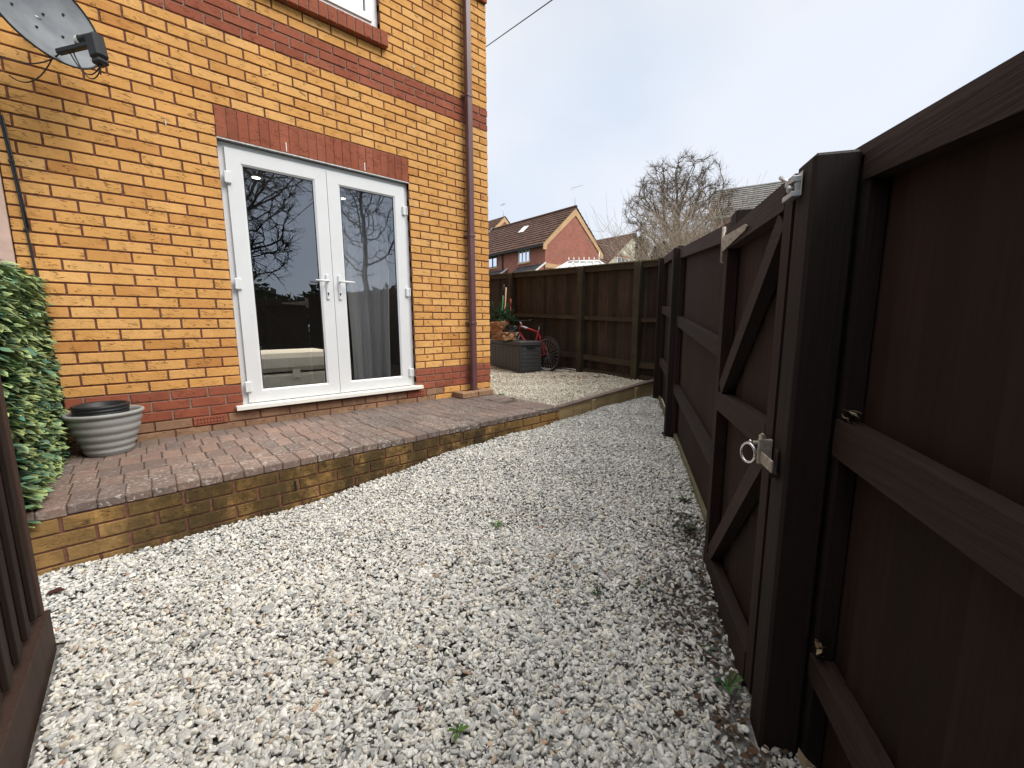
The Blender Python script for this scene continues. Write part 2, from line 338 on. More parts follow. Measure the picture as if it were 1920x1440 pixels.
PAL=[((.72,.71,.675),3.6),((.82,.805,.76),3.2),((.60,.595,.575),2.2),((.47,.475,.47),.8),((.76,.71,.61),1.8),((.56,.44,.33),.25),((.30,.30,.30),.3),((.50,.30,.2),.05)]
PALU=[((.72,.67,.56),3),((.80,.76,.66),3),((.58,.53,.43),2),((.42,.38,.30),1),((.64,.55,.40),1.6),((.60,.36,.22),.12)]
def lower_ok(x,y):
    s=(x-A0.x)*FD.x+(y-A0.y)*FD.y; t=-((x-A0.x)*FN.x+(y-A0.y)*FN.y)
    lim=np.where(s<0,.125,np.where(s<.1,-.01,np.where(s<.9,.02,np.where(s<2.72,.075,.05))))
    post=((s>2.70)&(s<2.84)&(t>-.02))|((s>4.1)&(s<4.24)&(t>-.02))
    return (y<-1.225)&(t<lim)&(~post)&~((x<-.885)&(y<-1.78))&(x>-1.05), s, t
def scatter(x0,x1,y0,y1,dens):
    n=int((x1-x0)*(y1-y0)*dens); return rng.uniform(x0,x1,n),rng.uniform(y0,y1,n)
def lay(x,y,fn,size,layers=(0,.55)):
    # undulating surface of the loose layer
    und=.012*np.sin(x*3.1+.6)*np.cos(y*2.7)+.006*np.sin(x*9+y*7)
    return np.stack([x,y,fn(x,y)+und+rng.uniform(-1.1,.45,len(x))*size],1)
def dist_cam(x,y): return np.hypot(x-CP[0],y-CP[1])
sx_,sy_=scatter(-1.05,4.6,-5.6,-1.2,13000)
ok,s_,t_=lower_ok(sx_,sy_); dc=dist_cam(sx_,sy_)
vis=(sx_*fw[0]+sy_*fw[1])-(CP[0]*fw[0]+CP[1]*fw[1])>-.5
ok&=(vis|(rng.random(len(sx_))<.35))
# soil shows through along the gate threshold
soil=np.exp(-((t_+.02)/.12)**2)*((s_>-.6)&(s_<1.3))
soil2=np.exp(-((t_+.15)/.16)**2)*np.exp(-((s_-.55)/.35)**2)
thin=np.clip(np.maximum(soil*.75,soil2*.6),0,.8); ok&=rng.random(len(sx_))>thin
near=ok&(dc<2.1); far=ok&(dc>=2.1)
dirt=np.clip(thin*rng.uniform(0,1.1,len(thin)),0,.85)
stones('loose_gravel',lay(sx_[near],sy_[near],G,.0085),.0101,PAL,'grey and white limestone chippings in the foreground',True,dirt=dirt[near])
stones('loose_gravel',lay(sx_[far],sy_[far],G,.0085),.0100,PAL,'grey and white limestone chippings running back to the gate fence',False,dirt=dirt[far])
ux,uy=scatter(2.52,4.7,-1.15,3.2,8500)
stones('loose_gravel',lay(ux,uy,U,.009),.0098,PALU,'cream limestone chippings on the raised area behind the sleepers',False)
# brown leaf litter and soil crumbs on the gravel along the fence
def litter(name,P,size,c1,c2,label,mat):
    n=len(P); q=np.array([[-1,-.5,0],[0,-.6,.25],[1,0,0],[0,.6,.2],[-.9,.4,.1]]); 
    V=np.repeat(q[None],n,0)*(size*rng.uniform(.5,1.4,(n,1,1))); a=rng.uniform(0,6.28,n); tl=rng.normal(0,.5,n)
    c,s=np.cos(tl)[:,None],np.sin(tl)[:,None]; x,z=V[:,:,0].copy(),V[:,:,2].copy(); V[:,:,0]=c*x-s*z; V[:,:,2]=s*x+c*z
    c,s=np.cos(a)[:,None],np.sin(a)[:,None]; x,y=V[:,:,0].copy(),V[:,:,1].copy(); V[:,:,0]=c*x-s*y; V[:,:,1]=s*x+c*y
    V=(V+P[:,None,:]).reshape(-1,3); Fc=np.array([[0,1,3],[1,2,3],[0,3,4]])[None]+(np.arange(n)*5)[:,None,None]
    t=rng.random((n,1)); C=np.repeat(np.array(c1)*t+np.array(c2)*(1-t),5,0)
    return bulk(name,V,Fc.reshape(-1,3),C,mat,kind='stuff',label=label)
m=NM('leaf_litter',.9,.15); m.col(m.rnd(None)); M['lit']=m.m
P=[]
while len(P)<520:
    k=random.random()
    if k<.75: s=random.gauss(.5,.42); t=-abs(random.gauss(.04,.13))
    elif k<.88: s=random.uniform(-.5,.1); t=random.uniform(-.12,.09)
    else: s=random.uniform(1,3); t=-abs(random.gauss(0,.05))+.05
    if s>0.1 and t>-.0: t=-.01
    q=F(s,t,0); P.append((q.x,q.y,G(q.x,q.y)+random.uniform(-.004,.008)))
litter('leaf_litter',np.array(P),.011,(.10,.06,.035),(.035,.025,.018),'brown leaf crumbs and soil along the foot of the gate',M['lit'])
P=[]
for cx,cy,n in ((4.25,-.1,160),(4.05,.25,60)):
    for _ in range(n): X=random.gauss(cx,.22); Y=random.gauss(cy,.3); P.append((min(X,4.45),Y,U(X,Y)+.012))
litter('leaf_litter',np.array(P),.016,(.30,.14,.06),(.16,.09,.05),'orange brown leaf crumbs by the back fence',M['lit'])
# ---------------------------------------------------------------- patio
PZ=-.35
pt=MB()
pt.box(-1.35,2.50,-1.205,-.002,PZ-.048,PZ-.005,1,(.5,.5,.5))
def paver(x0,x1,y0,y1,dz=0,thick=.046): 
    j=random.uniform(-.003,.003); gp=.0011
    pt.box(x0+gp,x1-gp,y0+.0026,y1-.0026,PZ-thick+dz+j,PZ+dz+j,0,None,.0055)
xx=-1.3
while xx<2.18: paver(xx,xx+.1,-1.222,-1.022,0,.048); xx+=.1
for ri,(ya_,yb_,of) in enumerate(((-1.022,-.822,.012),(-.822,-.622,.03),(-.622,-.422,.045),(-.422,-.222,.018),(-.222,-.012,.05))):
    xx=-1.3-of
    while xx<2.19:
        paver(xx,min(xx+.1,2.199),ya_,yb_); xx+=.1+random.choice((0,0,.001,-.001))
for (a,b,c,d,dz) in ((2.2,2.4,-1.222,-1.122,0),(2.4,2.5,-1.222,-1.022,0),(2.2,2.4,-1.118,-1.02,.002)):
    paver(a,b,c,d,dz,.048)
yy=-1.02; k=0
while yy<-.06:
    if not (k==3): paver(2.2,2.4,yy,yy+.1,0.004*(k%2))
    paver(2.4,2.5,yy,yy+.1) if k!=4 else None
    yy+=.1; k+=1
pt.build('patio',[M['paver'],M['joint']],kind='structure')
# ---------------------------------------------------------------- retaining wall below the patio
def brick(mb,x0,x1,z0,z1,y0=0.0,dep=.10,mi=0,jit=.0012,bev=.0025):
    q=random.uniform(-jit,jit); mb.box(x0,x1,y0+q,y0+dep,z0,z1,mi,None,bev)
rw=MB(); rw.box(-1.35,2.50,-1.210,-1.1,-.95,PZ-.050,1,(.5,.5,.5))
for i in range(7):
    z1=PZ-.054-.075*i; off=.1125*(i%2)+.03
    x=-1.4+off
    while x<2.5:
        a=max(x,-1.35); b=min(x+.212,2.498)
        # weep hole
        if b-a>.03: brick(rw,a+random.uniform(-.002,.002),b,z1-.065,z1,-1.218,.08,0)
        x+=.225
rw.box(.055,.067,-1.2205,-1.2075,PZ-.195,PZ-.135,2,(.5,.5,.5))
rwl=rw.build('retaining_wall',[M['dirty'],M['mortar'],M['rubber']],label='low brick retaining wall with mossy stains under the patio edge',cat='wall')
# sleepers
sl=thing('sleeper_edging','timber sleeper edging holding back the raised gravel',"edging",(2.505,-1.2,-.5))
def tz(x): return -.375+.053*(x-2.5)
b=MB(); 
for a,c in ((2.505,3.30),(3.305,4.42)):
    vs=[(a,-1.205,-.62),(c,-1.205,-.62),(c,-1.15,-.62),(a,-1.15,-.62),(a,-1.205,tz(a)),(c,-1.205,tz(c)),(c,-1.15,tz(c)),(a,-1.15,tz(a))]
    b.add(vs,[(0,3,2,1),(4,5,6,7),(0,1,5,4),(1,2,6,5),(2,3,7,6),(3,0,4,7)],0)
b.build('sleeper_board',M['sleep'],sl)
b=MB(); vs=[(2.503,-1.215,tz(2.5)+.001),(4.42,-1.215,tz(4.42)+.001),(4.42,-1.14,tz(4.42)+.001),(2.503,-1.14,tz(2.5)+.001)]; b.prism(vs,(0,0,.016)); b.build('top_board',M['slcap'],sl,fix=True)
for x in (3.02,3.86): b=MB(); b.box(x,x+.06,-1.235,-1.207,-.62,tz(x)-.003,0,None,.003); b.build('stake',M['sleep'],sl)
# ================================================================= HOUSE
house=thing('brick_house','yellow brick house with red brick bands and white patio door','house',(0.8,0.05,-.36))
XL,XR=-1.088,2.5875; ZT=5.2
OP=[(0,1.575,-.225,1.875,2.10),(.225,1.35,3.16,4.3,None)]   # x0,x1,z0,z1, lintel top
LX0,LX1=0.0,1.575
def course_mat(i):
    if i<-3: return 2
    if -3<=i<=-1 or 35<=i<=37 or i==52: return 1
    return 0
wl=MB()
def clipspans(a,b,z0,z1,ops):
    sp=[(a,b)]
    for (x0,x1,o0,o1) in ops:
        if z1>o0+.01 and z0<o1-.01:
            ns=[]
            for (p,q) in sp:
                if q<=x0 or p>=x1: ns.append((p,q)); continue
                if p<x0: ns.append((p,x0))
                if q>x1: ns.append((x1,q))
            sp=ns
    return sp
ops=[(0,1.575,-.225,1.875),(0,1.575,1.875,2.10),(.225,1.35,3.15,4.3),(.17,1.40,3.0,3.15)]
nb=int(round((ZT+.45)/.075))
for i in range(-6,68):
    z0=i*.075+.0052; z1=(i+1)*.075-.0062
    off=.1125 if i%2==0 else 0.0
    x=off-.225*6
    prot=-.03 if i==52 else 0
    while x<XR-.01:
        a=max(x+.0058,XL); b=min(x+.2192,XR)
        for (p,q) in clipspans(a,b,i*.075,(i+1)*.075,ops):
            if q-p>.02:
                mi=course_mat(i)
                if i<-3 and x>1.75 and x<2.6: mi=0
                brick(wl,p,q,z0+random.uniform(-.001,.001),z1+random.uniform(-.001,.001),prot,.1025,mi,.0015)
        x+=.225
def mort(a,b,c,d,mi): wl.box(a,b,.0085,.1020,c,d,mi,(.5,.5,.5))
# mortar field, split round the openings and by band colour
zs=[-.46,-.225,0,1.875,2.1,2.625,2.85,3.0,3.15,4.3,ZT]
for a,b in zip(zs[:-1],zs[1:]):
    mi=4 if (-.226<=a<0) or (2.62<a<2.8) else 3
    for p,q in clipspans(XL,XR-.006,a+.001,b-.001,ops): mort(p,q,a,b,mi)
wl.build('wall',[M['yel'],M['red'],M['plinth'],M['mortar'],M['mortar2']],house)
# return wall (side of the house) - bricks too
sw=MB(); sw.box(XR-.11,XR-.0055,.1020,7.0,-.46,ZT,1,(.5,.5,.5))
for i in range(-6,68):
    z0=i*.075+.0045; z1=(i+1)*.075-.0055; y=.1125 if i%2==0 else .1125*2; y=.1125-.01 if i%2==0 else .215
    y0=.1075 if i%2==0 else .2200
    if i%2: sw.box(XR-.09,XR,.1075,.2150,z0,z1,course_mat(i)if course_mat(i)<3 else 0,None,.0025)
    y=y0
    while y<6.9:
        mi=course_mat(i); sw.box(XR-.09,XR+random.uniform(-.001,.001),y+.005,y+.22,z0,z1,{0:0,1:2,2:3}[mi],None,.0025); y+=.225
sw.build('side_wall',[M['yel'],M['mortar'],M['red'],M['plinth']],house)
# lintel of 22 soldiers
lt=MB(); n=22; w=1.575/n
lt.box(.001,1.574,.004,.10,1.876,2.098,1,(.5,.5,.5))
for k in range(n):
    brick(lt,k*w+.0018,(k+1)*w-.0018,1.876,2.0955,-.002,.10,0,.0012)
for x in (.475,1.13): lt.box(x-.003,x+.003,-.0075,-.003,1.885,1.955,2,(.5,.5,.5))
lt.box(-.0,1.575,-.004,.09,1.866,1.8745,3,(.5,.5,.5))
lt.build('lintel',[M['red'],M['mortar2'],M['white'],M['steel']],house)
# airbricks
for x0 in (-.335,1.465):
    b=MB(); b.box(x0,x0+.215,-.006,.05,-.2955,-.2305,0,(.3,.5,.5),.003)
    for r_ in range(2):
        for k in range(9):
            cx=x0+.025+k*.0205; cz=-.248-r_*.027
            b.prism([(cx-.006,-.0075,cz-.006),(cx+.006,-.0075,cz-.006),(cx,-.0075,cz+.007)],(0,.003,0),1,(.5,.5,.5))
    b.build('airbrick',[M['red'],M['rubber']],house)
# roof above (only just out of the picture) and body
b=MB(); b.box(XL,XR-.115,.11,.13,2.2,ZT,0); 
b.prism([(XL,-.35,ZT),(XL,3.5,ZT+2.6),(XL,7.3,ZT)],(XR-XL+.15,0,0),1); b.box(XL,XR+.15,-.36,-.345,ZT-.16,ZT,2)
b.build('roof',[M['dark'],M['blackpl'],M['white']],house,fix=True)
# ---- white french door
door=MB(); DY=.045
def framebox(mb,x0,x1,z0,z1,y0,y1,w,wb=None,wt=None,mi=0,bev=.004):
    wb=wb or w; wt=wt or w
    # mitred-looking frame: verticals full height
    mb.prism([(x0,y0,z0),(x0+w,y0,z0+wb),(x0+w,y0,z1-wt),(x0,y0,z1)],(0,y1-y0,0),mi)
    mb.prism([(x1,y0,z0),(x1,y0,z1),(x1-w,y0,z1-wt),(x1-w,y0,z0+wb)],(0,y1-y0,0),mi)
    mb.prism([(x0+.0006,y0+.0006,z0),(x1-.0006,y0+.0006,z0),(x1-w-.0006,y0+.0006,z0+wb),(x0+w+.0006,y0+.0006,z0+wb)],(0,y1-y0-.001,0),mi)
    mb.prism([(x0+.0006,y0+.0006,z1),(x0+w+.0006,y0+.0006,z1-wt),(x1-w-.0006,y0+.0006,z1-wt),(x1-.0006,y0+.0006,z1)],(0,y1-y0-.001,0),mi)
framebox(door,.003,1.572,-.172,1.862,DY,DY+.07,.055,.04,.05)
dr=door.build('door',M['upvc'],house,label='white double patio door',fix=True)
b=MB(); b.box(-.055,1.63,-.055,.10,-.196,-.173,0,None,.004); b.box(-.055,1.63,-.055,-.047,-.2085,-.190,0,None,.002); b.build('sill',M['sillw'],dr)
LV=[(.045,.786,'L'),(.790,1.530,'R')]
for x0,x1,sd_ in LV:
    b=MB(); y0=.024
    framebox(b,x0,x1,-.166,1.824,y0,y0+.06,.098,.092,.10)
    gx0,gx1=x0+.098,x1-.098; gz0,gz1=-.074,1.724
    # glazing bead (bevelled inner lip)
    for (p,q) in (((gx0,gz0),(gx0,gz1)),((gx0,gz1),(gx1,gz1)),((gx1,gz1),(gx1,gz0)),((gx1,gz0),(gx0,gz0))):
        pass
    ib=.014
    b.prism([(gx0,y0+.001,gz0),(gx0+ib,y0+.012,gz0+ib),(gx0+ib,y0+.012,gz1-ib),(gx0,y0+.001,gz1)],(0,.02,0),0)
    b.prism([(gx1,y0+.001,gz0),(gx1,y0+.001,gz1),(gx1-ib,y0+.012,gz1-ib),(gx1-ib,y0+.012,gz0+ib)],(0,.02,0),0)
    b.prism([(gx0,y0+.001,gz0),(gx1,y0+.001,gz0),(gx1-ib,y0+.012,gz0+ib),(gx0+ib,y0+.012,gz0+ib)],(0,.02,0),0)
    b.prism([(gx0,y0+.001,gz1),(gx0+ib,y0+.012,gz1-ib),(gx1-ib,y0+.012,gz1-ib),(gx1,y0+.001,gz1)],(0,.02,0),0)
    b.build('door_leaf',M['upvc'],dr,fix=True)
    b=MB(); a0,a1,c0,c1=gx0+ib,gx1-ib,gz0+ib,gz1-ib; t=.006
    for q in ((a0,a0+t,c0,c1),(a1-t,a1,c0,c1),(a0+t,a1-t,c0,c0+t),(a0+t,a1-t,c1-t,c1)): b.box(q[0],q[1],y0+.013,y0+.03,q[2],q[3],0)
    b.build('gasket',M['rubber'],dr)
    b=MB(); b.poly([(a0,y0+.018,c0),(a1,y0+.018,c0),(a1,y0+.018,c1),(a0,y0+.018,c1)]); b.build('pane',M['glass'],dr)
    # handle
    hx=x1-.052 if sd_=='L' else x0+.052; sg=-1 if sd_=='L' else 1
    b=MB(); b.box(hx-.014,hx+.014,.010,.0235,.70,.925,0,None,.006)
    b.tube([(hx,.01,.862),(hx,-.035,.862),(hx+sg*.02,-.045,.862),(hx+sg*.115,-.046,.860)],[.009,.009,.0095,.008],10,0)
    b.tube([(hx,.0095,.755),(hx,.0065,.755)],.008,12,1); b.box(hx-.003,hx+.003,.0058,.0094,.737,.752,1)
    b.build('handle',[M['upvc'],M['rubber']],dr)
    for hz in (1.60,.80,-.03):
        b=MB(); xx=x0-.02 if sd_=='L' else x1-.028; b.box(xx,xx+.048,.004,.0235,hz-.045,hz+.045,0,None,.007); b.box(xx+(.0 if sd_=='L' else .036),xx+(.012 if sd_=='L' else .048),-.004,.0035,hz-.042,hz+.042,0,None,.004)
        b.build('hinge',M['upvc'],dr)
# ---- upstairs window
wd=MB(); framebox(wd,.228,1.347,3.152,4.298,.05,.11,.06); wn=wd.build('window',M['upvc'],house,fix=True)
b=MB(); framebox(b,.285,1.29,3.209,4.24,.035,.085,.058); b.build('frame',M['upvc'],wn,fix=True)
b=MB(); b.poly([(.34,.06,3.26),(1.235,.06,3.26),(1.235,.06,4.19),(.34,.06,4.19)]); b.build('pane',M['glass'],wn)
b=MB()
for k in range(24): z=3.24+k*.042; b.frame_box((.30,.12,z),(.99,0,0),(0,.018,.022),(0,.001,.0015))
b.build('blind',M['white'],wn)
b=MB(); x=.175
while x<1.39:
    b.frame_box((x+.004,-.058,3.0),(.067,0,0),(0,.15,.0),(0,.0,.115),0,None,.003); x+=.0762
b.frame_box((.178,-.050,3.004),(1.22,0,0),(0,.14,0),(0,0,.105),1,(.5,.5,.5)); b.box(.20,1.375,.0,.1,3.108,3.15,0)
b.build('sill',[M['red'],M['mortar2']],wn)
# ---- room behind the door
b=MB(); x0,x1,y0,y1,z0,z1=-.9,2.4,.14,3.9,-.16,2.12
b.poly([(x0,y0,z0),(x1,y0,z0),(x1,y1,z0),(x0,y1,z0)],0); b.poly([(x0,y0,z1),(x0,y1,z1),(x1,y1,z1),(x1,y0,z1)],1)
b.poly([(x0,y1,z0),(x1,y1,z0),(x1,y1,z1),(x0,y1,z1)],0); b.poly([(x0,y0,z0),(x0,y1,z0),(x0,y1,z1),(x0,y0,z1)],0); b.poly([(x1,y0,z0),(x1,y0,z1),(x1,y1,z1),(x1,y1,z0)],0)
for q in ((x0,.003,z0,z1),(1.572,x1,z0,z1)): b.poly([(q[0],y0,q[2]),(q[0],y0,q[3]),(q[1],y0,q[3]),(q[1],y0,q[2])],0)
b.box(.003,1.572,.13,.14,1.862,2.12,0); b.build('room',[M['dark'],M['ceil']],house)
m=NM('lamp_glow'); m.b.inputs['Emission Color'].default_value=(1,.88,.66,1); m.b.inputs['Emission Strength'].default_value=9; M['glow']=m.m
for x,y in ((.564,1.65),(1.576,1.81)):
    b=MB(); b.lathe([(0.0001,-.004),(.028,-.004),(.04,-.002),(.04,.0)],(x,y,2.118),16); b.build('ceiling_spotlight',M['glow'],house)
    ld=bpy.data.lights.new('downlight','SPOT'); lo_=bpy.data.objects.new('downlight',ld); COL.objects.link(lo_); lo_.location=(x,y,2.08); ld.energy=90; ld.spot_size=R(150); ld.spot_blend=.6; ld.color=(1,.9,.75); ld.shadow_soft_size=.04
# sofa and curtain inside
so_=thing('sofa','cream ottoman sofa just inside the left door pane','sofa',(.45,.9,-.16))
b=MB(); b.box(-.55,.97,.52,1.35,-.155,.0,0,None,.02); b.build('base',M['sofa'],so_)
b=MB(); b.box(-.56,.98,.50,1.36,.022,.200,0,None,.045); b.build('cushion',M['sofa'],so_)
b=MB(); b.box(.50,.57,.485,.498,-.045,.045,0,None,.004); b.build('pull_tab',M['sofa'],so_)
cu=MB(); vs=[];fs=[];n=60
for k in range(n+1):
    X=.98+.46*k/n; ph=k/n*math.pi*8
    for j,(z,tw) in enumerate(((1.80,.0),(1.0,.02),(.45,.10),(.1,.12),(-.15,.13))):
        xx=X+(1.22-X)*(tw*1.2); vs.append((xx,.24+.035*math.sin(ph+j*.25)+.012*math.sin(ph*2.3),z))
for k in range(n):
    for j in range(4): a=k*5+j; fs.append((a,a+5,a+6,a+1))
cu.add(vs,fs,0,(.5,.5,.5),True); cu.build('curtain',M['sheer'],label='grey sheer curtain behind the right door pane',cat='curtain')
# ---- neighbour wall (pink render) to the left
b=MB(); b.box(-4.6,-1.094,-.012,.10,-.9,5.2,0,(.5,.5,.5)); b.build('neighbour_house',M['pink'],label='pink rendered neighbouring house wall at far left behind the leaf screen',cat='house')
# ================================================================= things on the wall
# downpipe
dp=thing('drainpipe','square maroon plastic drainpipe running down the house corner','drainpipe',(2.285,-.05,-.31))
b=MB(); b.box(2.252,2.318,-.092,-.030,-.318,5.0,0,(.5,.5,.5),.006); b.build('pipe',M['pipe'],dp)
for z in (4.3,2.86,1.43,.47):
    b=MB(); b.box(2.247,2.323,-.097,-.026,z,z+.028,0,(.5,.5,.5),.003); b.box(2.222,2.348,-.024,-.004,z+.004,z+.026,0,(.5,.5,.5),.003); b.build('bracket',M['pipe'],dp)
b=MB()
for (x0,x1,y0,y1) in ((2.02,2.235,-.215,-.115),(2.245,2.46,-.215,-.115),(2.02,2.12,-.112,-.01),(2.36,2.46,-.112,-.01)): b.box(x0,x1,y0,y1,PZ,PZ+.062,0,None,.006)
b.box(2.125,2.355,-.112,-.004,PZ,PZ+.04,1)
b.build('gully_surround',[M['plinth'],M['joint']],label='ring of loose bricks round the drain at the foot of the maroon pipe',cat='drain surround',kind=None)
# satellite dish
ya,ti=R(-51),R(9); dn=Vector((math.cos(ya)*math.cos(ti),math.sin(ya)*math.cos(ti),math.sin(ti))); dh=Vector((-math.sin(ya),math.cos(ya),0)); dv=dn.cross(dh); 
if dv.z<0: dv=-dv
DC=Vector((-.775,-.42,2.145)); DW,DH=.262,.238
ds=thing('satellite_dish','grey mesh satellite dish with black feed head on the brick wall','satellite dish',tuple(DC))
b=MB(); vs=[];fs=[];nr,na=9,48
for i in range(nr+1):
    r_=i/nr
    for k in range(na):
        w=2*math.pi*k/na; vs.append(DC+dh*(DW*r_*math.cos(w))+dv*(DH*r_*math.sin(w))+dn*(.055*(r_*r_-1)))
for i in range(nr):
    for k in range(na): fs.append((i*na+k,i*na+(k+1)%na,(i+1)*na+(k+1)%na,(i+1)*na+k))
b.add(vs,fs,0,(.5,.5,.5),True)
b.add([v-dn*.004 for v in vs],[f[::-1] for f in fs],0,(.5,.5,.5),True)
b.build('reflector',M['dish'],ds)
b=MB(); b.tube([DC+dh*(DW*math.cos(w))+dv*(DH*math.sin(w)) for w in [2*math.pi*k/48 for k in range(49)]],.0055,6,0,cap=False)
b.build('rim',M['blackpl'],ds)
b=MB()
for a_,c_ in ((-.35,.35),(.1,.12),(-.1,-.3),(.45,.35),(-.45,-.1),(.35,-.2)):
    b=MB(); q=DC+dh*DW*a_+dv*DH*c_+dn*(.055*(a_*a_+c_*c_-1)+.002); b.tube([q,q+dn*.005],.006,8); b.build('bolt',M['blackpl'],ds)
root=DC-dv*DH*.84+dn*.012; tip=root+dn*.205-dv*.008+dh*.012
b=MB(); side=dn.cross(dv).normalized(); b.frame_box(root-side*.014-dv*.012,side*.028,(tip-root),dv*.026,0,None,.004); b.frame_box(root+(tip-root)*.6-side*.012+dv*.015,side*.024,(tip-root)*.38,dv*.02,0,None,.004); b.build('arm',M['blackpl'],ds)
b=MB(); up=dv; hb=tip+dn*.0; 
b.frame_box(hb-side*.030-up*.085,side*.060,dn*.072,up*.125,0,None,.012); b.frame_box(hb-side*.027-up*.112+dn*.006,side*.054,dn*.058,up*.028,0,None,.008)
b.build('feed_head',M['blackpl'],ds)
Mt=dn.to_track_quat('Z','Y').to_matrix()
b=MB(); b.lathe([(.0001,-.072),(.021,-.072),(.024,-.066),(.024,-.050)],hb+up*.036,20,0,None,Mt); b.lathe([(.021,-.050),(.019,-.02),(.016,.012)],hb+up*.036,20,1,None,Mt); b.build('feed_horn',[M['white'],M['blackpl']],ds)
b=MB(); back=DC-dn*.055; b.tube([back,back-dn*.10-dv*.02,Vector((back.x-.05,-.06,back.z+.10)),Vector((back.x-.05,-.005,back.z+.10))],.016,10); b.box(back.x-.10,back.x-.0,-.012,0,back.z+.03,back.z+.19); b.build('bracket',M['steel'],ds)
def sag(p,q,d,n=14): 
    p=Vector(p);q=Vector(q); return [p.lerp(q,k/n)+Vector((0,0,-d*4*(k/n)*(1-k/n))) for k in range(n+1)]
b=MB(); lo=hb-up*.11+dn*.03
b.tube(sag(lo,root+(tip-root)*.35-dv*.015,.075),.0032,6); b.tube(sag(lo+dn*.01,root+(tip-root)*.45-dv*.015,.10),.0032,6)
b.tube(sag(lo-dn*.012,lo+dn*.012+side*.01,.05),.003,6)
b.tube([root-dv*.01]+sag(root-dv*.02-dn*.05,Vector((-.99,-.012,1.93)),.07),.0035,6); b.tube([root-dv*.01]+sag(root-dv*.02-dn*.04,Vector((-1.06,-.012,2.05)),.05),.0035,6)
b.build('feed_cable',M['blackpl'],ds)
# cable clipped to the wall at the left
b=MB(); pts=[(-1.10,-.008,2.9),(-1.075,-.008,2.2),(-1.055,-.009,1.70),(-1.042,-.009,1.45),(-1.030,-.012,1.2),(-1.026,-.009,1.06),(-1.016,-.009,.79),(-1.0,-.009,.3),(-.99,-.009,-.2)]
b.tube(pts,.0065,6); b.tube([(x+.010,y-.004,z) for x,y,z in pts[2:6]],.0045,6)
for z,x in ((1.06,-1.026),(1.45,-1.04),(.62,-1.01)): b.box(x-.012,x+.012,-.018,0,z-.006,z+.006)
b.build('wall_cable',M['blackpl'],label='black cable clipped down the left end of the brick wall',cat='cable')
def dab(x,z,w,h,n=9):
    pts=[(x+w*math.cos(2*math.pi*k/n)*random.uniform(.6,1.1),-.0045,z+h*math.sin(2*math.pi*k/n)*random.uniform(.6,1.1)) for k in range(n)]; b=MB(); b.prism(pts,(0,.003,0),0,(.5,.5,.5)); b.build('filler_mark',M['filler'],house,fix=True)
for q in ((1.675,2.963,.018,.016),(1.63,1.665,.004,.022),(1.72,1.60,.022,.004),(1.742,1.615,.004,.016),(1.60,1.72,.004,.014),(-.29,1.885,.005,.03)): dab(*q)

# ================================================================= leaf screen, slatted screen, pot
iv=thing('leaf_screen','artificial variegated leaf hedge panel beside the pot','leaf screen',(-1.03,-.65,-.36))
b=MB(); b.box(-1.075,-1.045,-1.25,-.03,-.40,.76,0,(.5,.5,.5)); b.build('backing_panel',M['bv'],iv)
b=MB()
for k in range(9): 
    b.tube([(-1.038,-1.24+k*.145,-.38),(-1.038,-1.24+k*.145,.74)],.004,5)
    b.tube([(-1.034,-1.24,-.36+k*.135),(-1.034,-.04,-.36+k*.135)],.004,5)
b.build('trellis',M['bv'],iv)
n=3600
yy=rng.uniform(-1.25,-.05,n); zz=rng.uniform(-.40,.77,n)
# leaf: 9 verts, centre line + two margins
lx=np.array([0,.25,.6,1.0]); prof=[(0,0,0)]+[(.25,-.27,.05),(.25,0,0),(.25,.27,.05),(.65,-.31,.03),(.65,0,-.02),(.65,.31,.03),(1,0,-.04)]
LV_=np.array(prof); LF=np.array([[0,1,2,2],[0,2,3,3],[1,4,5,2],[2,5,6,3],[4,7,5,5],[5,7,6,6]])
LF3=np.array([[0,1,2],[0,2,3],[1,4,5],[1,5,2],[2,5,6],[2,6,3],[4,7,5],[5,7,6]])
L_=rng.uniform(.044,.068,n); out=np.stack([rng.uniform(.5,1.0,n),rng.normal(-.05,.42,n),rng.normal(-.30,.34,n)],1); out/=np.linalg.norm(out,axis=1)[:,None]
upv=np.stack([rng.normal(.55,.3,n),rng.normal(0,.25,n),np.ones(n)],1); sd=np.cross(out,upv); sd/=np.linalg.norm(sd,axis=1)[:,None]; nn=np.cross(sd,out)
B=np.stack([np.full(n,-1.035)+rng.uniform(-.03,.03,n),yy,zz],1)
V=B[:,None,:]+L_[:,None,None]*(LV_[None,:,0:1]*out[:,None,:]+LV_[None,:,1:2]*sd[:,None,:]+LV_[None,:,2:3]*nn[:,None,:])
gr=np.array((.010,.048,.026)); yl=np.array((.72,.80,.27)); teal=np.array((.10,.25,.18))
kk=rng.random((n,1)); cc=gr*kk+teal*(1-kk); tipy=np.clip(rng.normal(.60,.42,n),0,1)[:,None]
Cc=np.zeros((n,8,3)); edge=np.array([.1,.45,0,.45,.85,.1,.85,.6])
for j in range(8): Cc[:,j]=cc*(1-edge[j]*tipy)+yl*rng.uniform(.7,1.1,(n,1))*(edge[j]*tipy)
m=NM('variegated_leaf',.45,.35); m.col(m.rnd(None)); M['leaf']=m.m
bulk('foliage',V.reshape(-1,3),(LF3[None]+(np.arange(n)*8)[:,None,None]).reshape(-1,3),Cc.reshape(-1,3),M['leaf'],kind='stuff',parent=iv)
